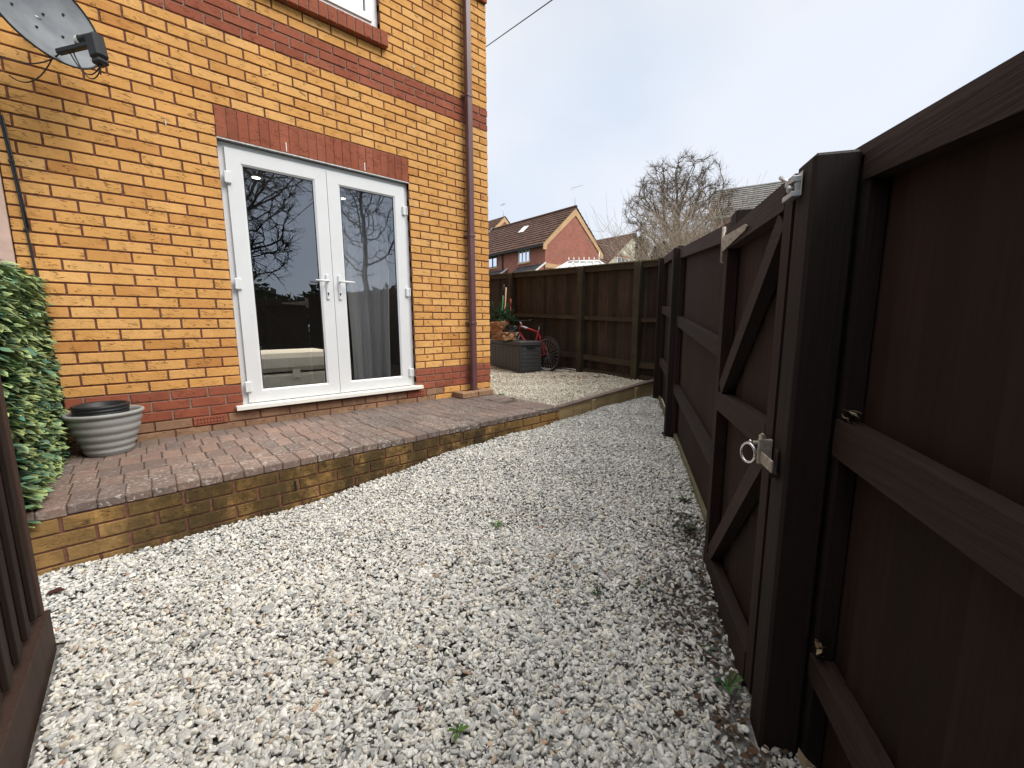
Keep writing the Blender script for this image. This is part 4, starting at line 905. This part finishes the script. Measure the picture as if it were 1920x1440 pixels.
def slope_roof(mb,e0,e1,r0,r1,rows,th=.05,cols=None,mi=0):
    """tile courses from eaves line e0-e1 up to the ridge line r0-r1, each course of separate tiles"""
    e0,e1,r0,r1=map(Vector,(e0,e1,r0,r1)); nrm=(e1-e0).cross(r0-e0).normalized()
    if nrm.z<0: nrm=-nrm
    cols=cols or int((e1-e0).length/.32)
    for i in range(rows):
        a=i/rows; b_=min(1,(i+1.15)/rows)
        for k in range(cols):
            u0=k/cols; u1=(k+.985)/cols; 
            P=lambda u,v: (e0.lerp(e1,u)).lerp(r0.lerp(r1,u),v)
            lo0,lo1,hi0,hi1=P(u0,a),P(u1,a),P(u0,b_),P(u1,b_)
            j=random.uniform(0,.008)
            t1=nrm*(th+j); t0=nrm*.004
            mb.add([lo0,lo1,hi1,hi0,lo0+t1,lo1+t1,hi1+t0,hi0+t0],[(4,5,6,7),(0,1,5,4),(1,2,6,5),(3,0,4,7)],mi)
# --- house A : red brick end gable
HA=thing('terrace_house','red brick end terrace house with buff edged gable and brown tiled roof','house',(21.4,18,-1.3))
YG=14.56; XA,XB,XM=18.60,24.26,21.42; ZE=5.45; ZR=8.02
b=MB(); b.box(XA,XB,YG,23.2,-1.3,ZE,0); b.prism([(XA,YG,ZE),(XB,YG,ZE),(XM,YG,ZR-.12)],(0,8.6,0),0); b.build('wall',M['bfar'],HA,fix=True)
b=MB(); slope_roof(b,(XA-.32,YG-.10,ZE-.12),(XA-.32,23.2,ZE-.12),(XM,YG-.10,ZR),(XM,23.2,ZR),13); slope_roof(b,(XB+.32,23.2,ZE-.12),(XB+.32,YG-.10,ZE-.12),(XM,23.2,ZR),(XM,YG-.10,ZR),13)
b.tube([(XM,YG-.1,ZR+.03),(XM,23.2,ZR+.03)],.10,6); rf=b.build('roof',M['tbr'],HA)
b=MB(); vt=.34
for sx,xe in ((-1,XA),(1,XB)):
    p=[(XM,YG-.05,ZR-.06),(xe+sx*.22,YG-.05,ZE-.02-.03),(xe+sx*.22,YG-.05,ZE-.42),(xe-sx*.10,YG-.05,ZE-.42),(xe-sx*.10,YG-.05,ZE-.16),(XM,YG-.05,ZR-.06-.46)]
    b.prism(p,(0,.049,0),0)
b.box(XA-.02,XB+.02,YG-.03,YG-.001,3.95,4.22,0); b.build('buff_trim',M['band'],HA,fix=True)
b=MB(); b.box(XA-.42,XA-.30,YG-.05,23.2,ZE-.26,ZE-.14,0); b.box(XA-.08,XA-.0,18.6,18.68,-1.3,ZE-.2,0); b.box(XA-.30,XA-.001,YG,23.2,ZE-.22,ZE-.19,0); b.build('gutter',M['gutter'],HA)
def fwin(par,y0,y1,z0,z1,n=2,mf='white'):
    b=MB(); x=XA
    for (a,c,d,e_) in ((y0,y0+.06,z0,z1),(y1-.06,y1,z0,z1),(y0+.06,y1-.06,z0,z0+.06),(y0+.06,y1-.06,z1-.06,z1)): b.box(x-.03,x+.02,a,c,d,e_)
    for k in range(1,n+1): yy_=y0+(y1-y0)*k/(n+1); b.box(x-.035,x+.02,yy_-.035,yy_+.035,z0+.06,z1-.06)
    w=b.build('window',M[mf],par)
    b=MB(); b.poly([(x-.006,y0+.05,z0+.05),(x-.006,y1-.05,z0+.05),(x-.006,y1-.05,z1-.05),(x-.006,y0+.05,z1-.05)]); b.poly([(x-.002,y0+.05,z0+.05),(x-.002,y1-.05,z0+.05),(x-.002,y1-.05,z1-.05),(x-.002,y0+.05,z1-.05)],1); b.build('pane',[M['winglass'],M['sheer']],w)
    b=MB(); b.box(x-.08,x-.0,y0-.08,y1+.08,z0-.09,z0-.005); b.build('sill',M['band'],w)
fwin(HA,15.95,17.0,4.46,5.28,2); fwin(HA,19.25,20.3,4.46,5.28,1,'slate')
b=MB(); nr_=(Vector((XM,0,ZR))-Vector((XA-.32,0,ZE-.12))).normalized(); up_=Vector((-nr_.z,0,nr_.x))
o=Vector((XA-.32,18.0,ZE-.12))+nr_*2.2+up_*.06; b.frame_box(o,nr_*.75,Vector((0,.5,0)),up_*.05); b.build('skylight',M['white'],rf)
# porch / lean-to roofs along the front
for y0,y1 in ((14.56,17.0),(18.2,20.6)):
    b=MB(); slope_roof(b,(XA-1.35,y1,3.35),(XA-1.35,y0,3.35),(XA-.0,y1,4.22),(XA-.0,y0,4.22),5,.03); b.prism([(XA-1.25,y0+.05,3.35),(XA,y0+.05,3.35),(XA,y0+.05,4.18)],(0,y1-y0-.1,0),1); b.build('porch_roof',[M['slate'],M['bfar']],HA,fix=False)
    b=MB(); b.frame_box((XA-1.40,y0-.06,3.28),(1.42,0,.92),(0,.05,0),(0,0,.10),0); b.build('porch_fascia',M['white'],HA)
# --- house B further along, higher
HB=thing('terrace_house','taller brown roofed house partly hidden at the left end of the red terrace','house',(22.6,27,-1.3))
YB=23.3; xa,xb,xm=19.9,25.5,22.75; ze,zr=6.55,9.32
b=MB(); b.box(xa,xb,YB,32,-1.3,ze,0); b.prism([(xa,YB,ze),(xb,YB,ze),(xm,YB,zr-.1)],(0,8.6,0),0); b.build('wall',M['bfar'],HB,fix=True)
b=MB(); slope_roof(b,(xa-.3,YB-.1,ze-.1),(xa-.3,32,ze-.1),(xm,YB-.1,zr),(xm,32,zr),12); slope_roof(b,(xb+.3,32,ze-.1),(xb+.3,YB-.1,ze-.1),(xm,32,zr),(xm,YB-.1,zr),12); b.build('roof',M['tbr'],HB)
b=MB()
for sx,xe in ((-1,xa),(1,xb)): b.prism([(xm,YB-.05,zr-.05),(xe+sx*.2,YB-.05,ze),(xe+sx*.2,YB-.05,ze-.38),(xm,YB-.05,zr-.45)],(0,.049,0),0)
b.build('buff_trim',M['band'],HB,fix=True)
b=MB(); b.frame_box((XM,YB-.09,ZR+.02),(XA-XM-.3,0,ZE-ZR-.1),(0,.03,0),(0,0,.18)); b.build('flashing',M['steel'],HB)
# --- house C : cream gable
HC=thing('rendered_house','cream rendered house with brown tiled roof behind the back fence','house',(42,26,-1.3))
YC=24.06; ca,cb_,cm=38.2,47.9,43.15; cze,czr=7.2,10.85
b=MB(); b.box(ca,cb_,YC,36,-1.3,cze,0); b.prism([(ca,YC,cze),(cb_,YC,cze),(cm,YC,czr-.12)],(0,11.9,0),0); b.build('wall',M['cream'],HC,fix=True)
b=MB(); slope_roof(b,(ca-.4,YC-.2,cze-.2),(ca-.4,36,cze-.2),(cm,YC-.2,czr),(cm,36,czr),14,.05,30); slope_roof(b,(cb_+.4,36,cze-.2),(cb_+.4,YC-.2,cze-.2),(cm,36,czr),(cm,YC-.2,czr),14,.05,30)
# lower wing to the left, ridge level along X
slope_roof(b,(33.5,YC+1.6,7.35),(ca+2,YC+1.6,7.35),(33.5,YC+5.6,10.6),(cm,YC+5.6,10.6),12,.05,24)
b.build('roof',M['tbr'],HC)
b=MB(); b.box(33.8,ca+.0,YC+2.0,YC+9,-1.3,7.4,0); b.build('wing_wall',M['cream'],HC)
b=MB()
for sx,xe in ((-1,ca),(1,cb_)): b.prism([(cm,YC-.24,czr-.02),(xe+sx*.42,YC-.24,cze-.22),(xe+sx*.42,YC-.24,cze-.45),(cm,YC-.24,czr-.28)],(0,.04,0),0)
b.box(33.5,ca+1,YC+1.5,YC+1.58,7.2,7.36,0); b.build('bargeboard',M['tbr'],HC,fix=True)
b=MB(); b.box(39.95,42.35,YC-.05,YC,7.15,7.85,0); w=b.build('window',M['white'],HC); b=MB()
for k in range(3): b.poly([(40.1+k*.76,YC-.056,7.2),(40.68+k*.76,YC-.056,7.2),(40.68+k*.76,YC-.056,7.78),(40.1+k*.76,YC-.056,7.78)])
b.build('pane',M['winglass'],w); b=MB(); b.box(39.8,42.5,YC-.06,YC-.0,7.86,8.1); b.build('lintel',M['bfar'],w)
b=MB(); b.box(34.6,36.4,YC+1.95,YC+2.0,6.3,7.15,0); w=b.build('window',M['white'],HC); b=MB(); b.poly([(34.75,YC+1.94,6.4),(36.25,YC+1.94,6.4),(36.25,YC+1.94,7.05),(34.75,YC+1.94,7.05)]); b.build('pane',M['winglass'],w)
# --- house D : grey tiled roof to the right of the tree
HD=thing('brick_house','brick house with pale grey tiled roof rising behind the gate','house',(24,2,-1.3))
da=R(-70); dd=Vector((math.cos(da),math.sin(da),0)); dq=Vector((-dd.y,dd.x,0))   # dd along the eaves towards the camera's right
e0=Vector((22.0,6.10,5.92)); 
if dq.x<0: dq=-dq
L=8.5; rise=2.05; run=2.9
b=MB(); slope_roof(b,e0,e0+dd*L,e0+dq*run+Vector((0,0,rise)),e0+dd*L+dq*run+Vector((0,0,rise)),13,.045,34); 
slope_roof(b,e0+dd*L+dq*2*run,e0+dq*2*run,e0+dd*L+dq*run+Vector((0,0,rise)),e0+dq*run+Vector((0,0,rise)),13,.045,34); b.build('roof',M['tgr'],HD)
b=MB(); w0=e0+dq*.35+dd*.25-Vector((0,0,7.2)); b.frame_box(w0,dd*(L-.5),dq*(2*run-.7),Vector((0,0,7.1)),0); g0=w0+Vector((0,0,7.1)); b.prism([g0,g0+dq*(2*run-.7),g0+dq*(run-.35)+Vector((0,0,rise-.2))],dd*(L-.5),0); b.build('wall',brickfar('orange_red_brick',(.42,.15,.07),(.30,.10,.05),(.34,.24,.18)),HD,fix=True)
b=MB(); b.frame_box(e0-dq*.06-Vector((0,0,.14)),dd*1.6,dq*.05,Vector((0,0,.13)),0); b.frame_box(e0+dd*1.62-dq*.06-Vector((0,0,.16)),dd*(L-1.7),dq*.05,Vector((0,0,.13)),1); b.build('fascia',[M['white'],M['gutter']],HD)
# --- conservatory roof tips
cs=thing('conservatory','white conservatory roof with ridge finials showing over the back fence','conservatory',(12,6.8,-1.3))
def cpt(u,v,dist):
    d=Vector([(r2[i]*(u-960)/771.34+u2[i]*(720-v)/771.34+fw[i]) for i in range(3)]); h=math.hypot(d.x,d.y); return Vector(CP)+d*(dist/h)
c0=Vector((11.35,6.35,2.71)); c1=Vector((12.10,5.55,2.71)) 
b=MB()
base=[Vector((10.0,6.9,1.9)),Vector((11.4,4.3,1.9)),Vector((13.5,4.6,1.9)),Vector((12.8,7.6,1.9))]
M['polyc']=flat('polycarbonate_roof',(.72,.74,.72),.35,.5,var=.05)
b.add([base[0],base[1],base[2],base[3],c0,c1],[(0,1,5,4),(1,2,5),(2,3,4,5),(3,0,4)],0,(.5,.5,.5)); b.build('roof_glazing',M['polyc'],cs,fix=True)
b=MB(); b.tube([c0,c1],.05,8)
for k in range(7): p=c0.lerp(c1,k/6); b.tube([p,p+Vector((0,0,.16))],[.03,.012],6)
b.tube([c1,c1+Vector((0,0,.34))],[.04,.012],8)
for k in range(6): b.tube([c0.lerp(c1,k/5)+Vector((0,0,.02)),base[0].lerp(base[1],k/5)+Vector((0,0,.02))],.022,6)
b.tube([c1,base[2]],.03,6); b.tube([base[0],base[1]],.05,6); b.build('frame',M['white'],cs)
b=MB(); b.prism([q-Vector((0,0,.05)) for q in base],(0,0,-3.1)); b.build('wall',M['white'],cs,fix=True)
# --- TV aerials
def aerial(p,h,label,dirv):
    b=MB(); p=Vector(p); top=p+Vector((0,0,h)); b.tube([p-Vector((0,0,.4)),top],.016,6); d=Vector(dirv).normalized(); b.tube([top-d*.25,top+d*.55],.010,5)
    for k in range(7): q=top-d*.2+d*.115*k; s_=d.cross(Vector((0,0,1))); b.tube([q-s_*.14,q+s_*.14],.006,4)
    b.tube([top-d*.25-Vector((0,0,.15)),top-d*.25+Vector((0,0,.15))],.008,4); b.build('tv_aerial',M['steel'],label=label,cat='aerial')
aerial((XM,YG+.05,ZR),1.25,'tall tv aerial above the red brick gable end',(1,-.6,.35)); aerial((xm+.15,YB+.3,zr),1.05,'tv aerial on the farther roof at the left of the terrace',(.3,1,0))
# --- overhead cable
b=MB(); p0=Vector((2.62,2.0,5.6)); 
ca_=cpt(915,85,6.5); cb2=cpt(1035,0,5.0); dirc=(cb2-ca_); b.tube([ca_-dirc*2.5,ca_,cb2,cb2+dirc*3],.006,5); b.build('overhead_cable',M['blackpl'],label='thin overhead cable crossing the sky beside the house',cat='cable')
# ================================================================= bare trees
def bare_tree(name,base,cen,rad,label,seed,n=1500,mat='bark',twig=.009,rtrunk=.16,step=.11,infl=None,fork=.35,hollow=.0,sub=5,twl=.28):
    """bare crown grown by space colonisation inside an ellipsoid: limbs fork towards scattered points"""
    r=np.random.default_rng(seed); base=np.array(base,float); cen=np.array(cen,float); rad=np.array(rad,float)
    d=r.normal(size=(n,3)); d/=np.linalg.norm(d,axis=1)[:,None]; A=cen+d*(r.uniform(hollow,1,n)[:,None]**(1/2.4))*rad*(1+.09*np.sin(d[:,0:1]*6+seed)+.07*np.cos(d[:,2:3]*7))
    nodes=[base]; par=[-1]; lowz=cen[2]-rad[2]*fork; 
    while nodes[-1][2]<lowz: 
        q=nodes[-1]; t_=(np.array([cen[0],cen[1],lowz+.5])-q); t_/=np.linalg.norm(t_); nodes.append(q+(t_+r.normal(0,.10,3))*step*1.5); par.append(len(nodes)-2)
    alive=np.ones(n,bool); nd=np.full(n,1e9); ni=np.zeros(n,int)
    def upd(k0):
        P=np.array(nodes[k0:]); 
        D=np.linalg.norm(A[:,None,:]-P[None],axis=2); m_=D.min(1); a_=D.argmin(1); b_=m_<nd; nd[b_]=m_[b_]; ni[b_]=a_[b_]+k0
    upd(0); kill=step*1.6; grown=set()
    for it in range(160):
        if not alive.any(): break
        k0=len(nodes); idx=np.where(alive)[0]; tgt={}
        for a in idx: tgt.setdefault(int(ni[a]),[]).append(a)
        for k,al in tgt.items():
            v=A[al]-nodes[k]; v/=np.linalg.norm(v,axis=1)[:,None]; m_=v.sum(0); L_=np.linalg.norm(m_)
            if L_<1e-3: continue
            q=nodes[k]+(m_/L_+r.normal(0,.10,3)+np.array((0,0,.03)))*step; key=(k,tuple(np.round(q/step*2).astype(int)))
            if key in grown: continue
            grown.add(key); nodes.append(q); par.append(k)
        if len(nodes)==k0 or len(nodes)>14000: break
        upd(k0); alive&=nd>kill
    N=len(nodes); P=np.array(nodes); par=np.array(par); w=np.zeros(N); ch=np.bincount(par[1:],minlength=N)
    for k in range(N-1,-1,-1):
        if ch[k]==0: w[k]=1.0
        if par[k]>=0: w[par[k]]+=w[k]
    rr=twig+(rtrunk-twig)*(w/w.max())**.55
    t=thing(name,label,'tree',tuple(base)); b1=MB(); b2=MB()
    # follow chains so that limbs are continuous tubes
    kids=[[] for _ in range(N)]
    for k in range(1,N): kids[par[k]].append(k)
    st=[(0,None)]
    while st:
        k,p=st.pop(); chain=[] if p is None else [p]; chain.append(k)
        while kids[chain[-1]]:
            c=max(kids[chain[-1]],key=lambda q:w[q])
            for o in kids[chain[-1]]:
                if o!=c: st.append((o,chain[-1]))
            chain.append(c)
        if len(chain)<2: continue
        rd=[float(rr[c]) for c in chain]; rd[0]=min(rd[0],rd[1]*1.15); big=rd[min(1,len(rd)-1)]>rtrunk*.35
        (b1 if big else b2).tube([P[c] for c in chain],rd,7 if big else 3,cap=False)
    # fine twigs at the ends
    ends=[k for k in range(N) if w[k]<=3]
    for k in ends:
        dr=P[k]-P[par[k]] if par[k]>=0 else np.array((0,0,1.)); dr/=np.linalg.norm(dr)+1e-9
        for _ in range(sub if w[k]<=1 else 1):
            e=dr+r.normal(0,.55,3)+np.array((0,0,.15)); e/=np.linalg.norm(e); L_=twl*r.uniform(.4,1.2); m_=P[k]+e*L_*.5+r.normal(0,.03,3)*L_
            b2.tube([P[k],m_,P[k]+e*L_+r.normal(0,.1,3)*L_],[twig*.8,twig*.65,twig*.45],3,cap=False)
    b1.build('trunk',M[mat],t); b2.build('crown',M[mat],t); return t
M['bark']=flat('grey_brown_bark',(.16,.125,.10),.9,.1,var=.3,sc=6)
M['twig']=flat('pale_dry_twig',(.34,.275,.215),.9,.1,var=.3,sc=3)
# big round-crowned tree behind the fence
q=cpt(1245,480,24); qc=cpt(1271,390,24); bare_tree('bare_tree',(q.x,q.y,1.0),tuple(qc),(2.72,2.72,2.30),'large bare round crowned tree between the terrace and the grey roof',21,2100,'bark',.0078,.24,.16,fork=.8,sub=9,twl=.38)
# pale twiggy shrubs in front of it
def twig_mass(name,c,rx,ry,rz,n,label,mat,seed,r=.006):
    rs=random.Random(seed); b=MB(); t=thing(name,label,'shrub',tuple(c))
    for k in range(n):
        a=rs.uniform(0,6.283); q=rs.random()**.5; p=Vector((c[0]+rx*q*math.cos(a)*.5,c[1]+ry*q*math.sin(a)*.5,c[2]))
        d=Vector((math.cos(a)*q*.3+rs.gauss(0,.14),math.sin(a)*q*.3+rs.gauss(0,.14),1)).normalized(); L=rz*rs.uniform(.45,1.05); pts=[p]
        for i in range(4): d=(d+Vector((rs.gauss(0,.22),rs.gauss(0,.22),rs.gauss(-.05,.12)))).normalized(); pts.append(pts[-1]+d*L/4)
        b.tube(pts,[r*1.6,r*1.3,r,r*.8,r*.5],3,cap=False)
        for j in range(11):
            pp=pts[rs.randint(1,4)]; d2=(d+Vector((rs.gauss(0,.8),rs.gauss(0,.8),rs.gauss(.1,.5)))).normalized(); l2=L*rs.uniform(.1,.3); b.tube([pp,pp+d2*l2*.5,pp+(d2+Vector((0,0,.2)))*l2],[r*.7,r*.6,r*.4],3,cap=False)
    b.build('stems',M[mat],t); return t
q=cpt(1283,470,15.5); twig_mass('bare_shrub',(q.x,q.y,.2),1.3,1.3,cpt(1280,398,15.5).z-.2,560,'pale tangled twiggy shrub below the big bare tree','twig',4,.007)
q=cpt(1322,470,13.5); twig_mass('bare_shrub',(q.x,q.y,.2),1.0,1.0,cpt(1322,412,13.5).z-.2,340,'lower pale brown twiggy shrub nearest the gate hinge','twig',5,.006)
def leafy(name,c,rx,ry,rz,n,label,col,seed,ls=.07,trunk=None):
    r=np.random.default_rng(seed); t=thing(name,label,'shrub',tuple(c))
    d=r.normal(size=(n,3)); d/=np.linalg.norm(d,axis=1)[:,None]; rad=r.uniform(.35,1,n)**.5*(1+.25*np.sin(d[:,0]*5+seed)*np.cos(d[:,2]*4+d[:,1]*3))
    P=np.array(c)+np.array((0,0,rz))+d*rad[:,None]*np.array((rx,ry,rz)); a=r.normal(size=(n,3)); a/=np.linalg.norm(a,axis=1)[:,None]; b_=np.cross(a,r.normal(size=(n,3))); b_/=np.linalg.norm(b_,axis=1)[:,None]
    l=ls*r.uniform(.6,1.3,(n,1)); V=np.stack([P-a*l,P-b_*l*.5,P+a*l,P+b_*l*.5],1).reshape(-1,3); C=np.repeat(np.array(col)*r.uniform(.5,1.5,(n,1)),4,0)
    bulk('foliage',V,np.arange(n*4).reshape(n,4),C,M['fir'],kind='stuff',parent=t)
    b=MB(); b.tube([(c[0],c[1],c[2]-1.6),(c[0],c[1],c[2]+rz)],[.08,.03],6); b.build('stem',M['bark'],t)
q=cpt(1240,478,14.5); leafy('ivy_bush',(q.x,q.y,q.z-.45),.30,.30,.42,900,'dark ivy clump showing at the corner post of the fences',(.02,.05,.02),3,.06)
q=cpt(1203,470,30); leafy('ivy_bush',(q.x,q.y,q.z-.9),.45,.45,1.0,700,'ivy covered stem in front of the cream gable',(.05,.07,.03),4,.12)
# vegetation on the other side of the garden (seen mirrored in the door panes)
M['dbark']=flat('dark_bark',(.05,.042,.036),.9,.1,var=.3,sc=6)
bare_tree('garden_tree',(.9,-12,-1.2),(1.4,-12,6.0),(3.0,2.4,4.0),'large spreading bare tree behind the camera, mirrored in the left door pane',5,2000,'dbark',.011,.22,.18,fork=.75,sub=6,twl=.45)
bare_tree('garden_tree',(6.2,-12,-1.2),(6.1,-12,5.3),(1.9,1.6,3.0),'slender forked bare tree, mirrored in the right door pane',9,600,'dbark',.009,.10,.19,fork=.85,sub=3,twl=.45)
for k,(x,y,sx,h) in enumerate(((-9,-26,4,2.6),(-3,-27,4,2.2),(3,-26,4,2.5),(9,-27,4,2.1),(15,-24,4,2.6),(20,-19,4,2.3))):
    leafy('hedge',(x,y,-1.2),sx,2,h,1500,['dark hedge clump far across the garden, mirrored in the door glass','second dark hedge clump in the mirrored far row','third dark hedge clump in the mirrored far row','fourth dark hedge clump in the mirrored far row','fifth dark hedge clump in the mirrored far row','sixth dark hedge clump in the mirrored far row'][k],(.035,.045,.02),k+20,.30)
for o in bpy.data.objects:
    if '_o' in o: del o['_o']
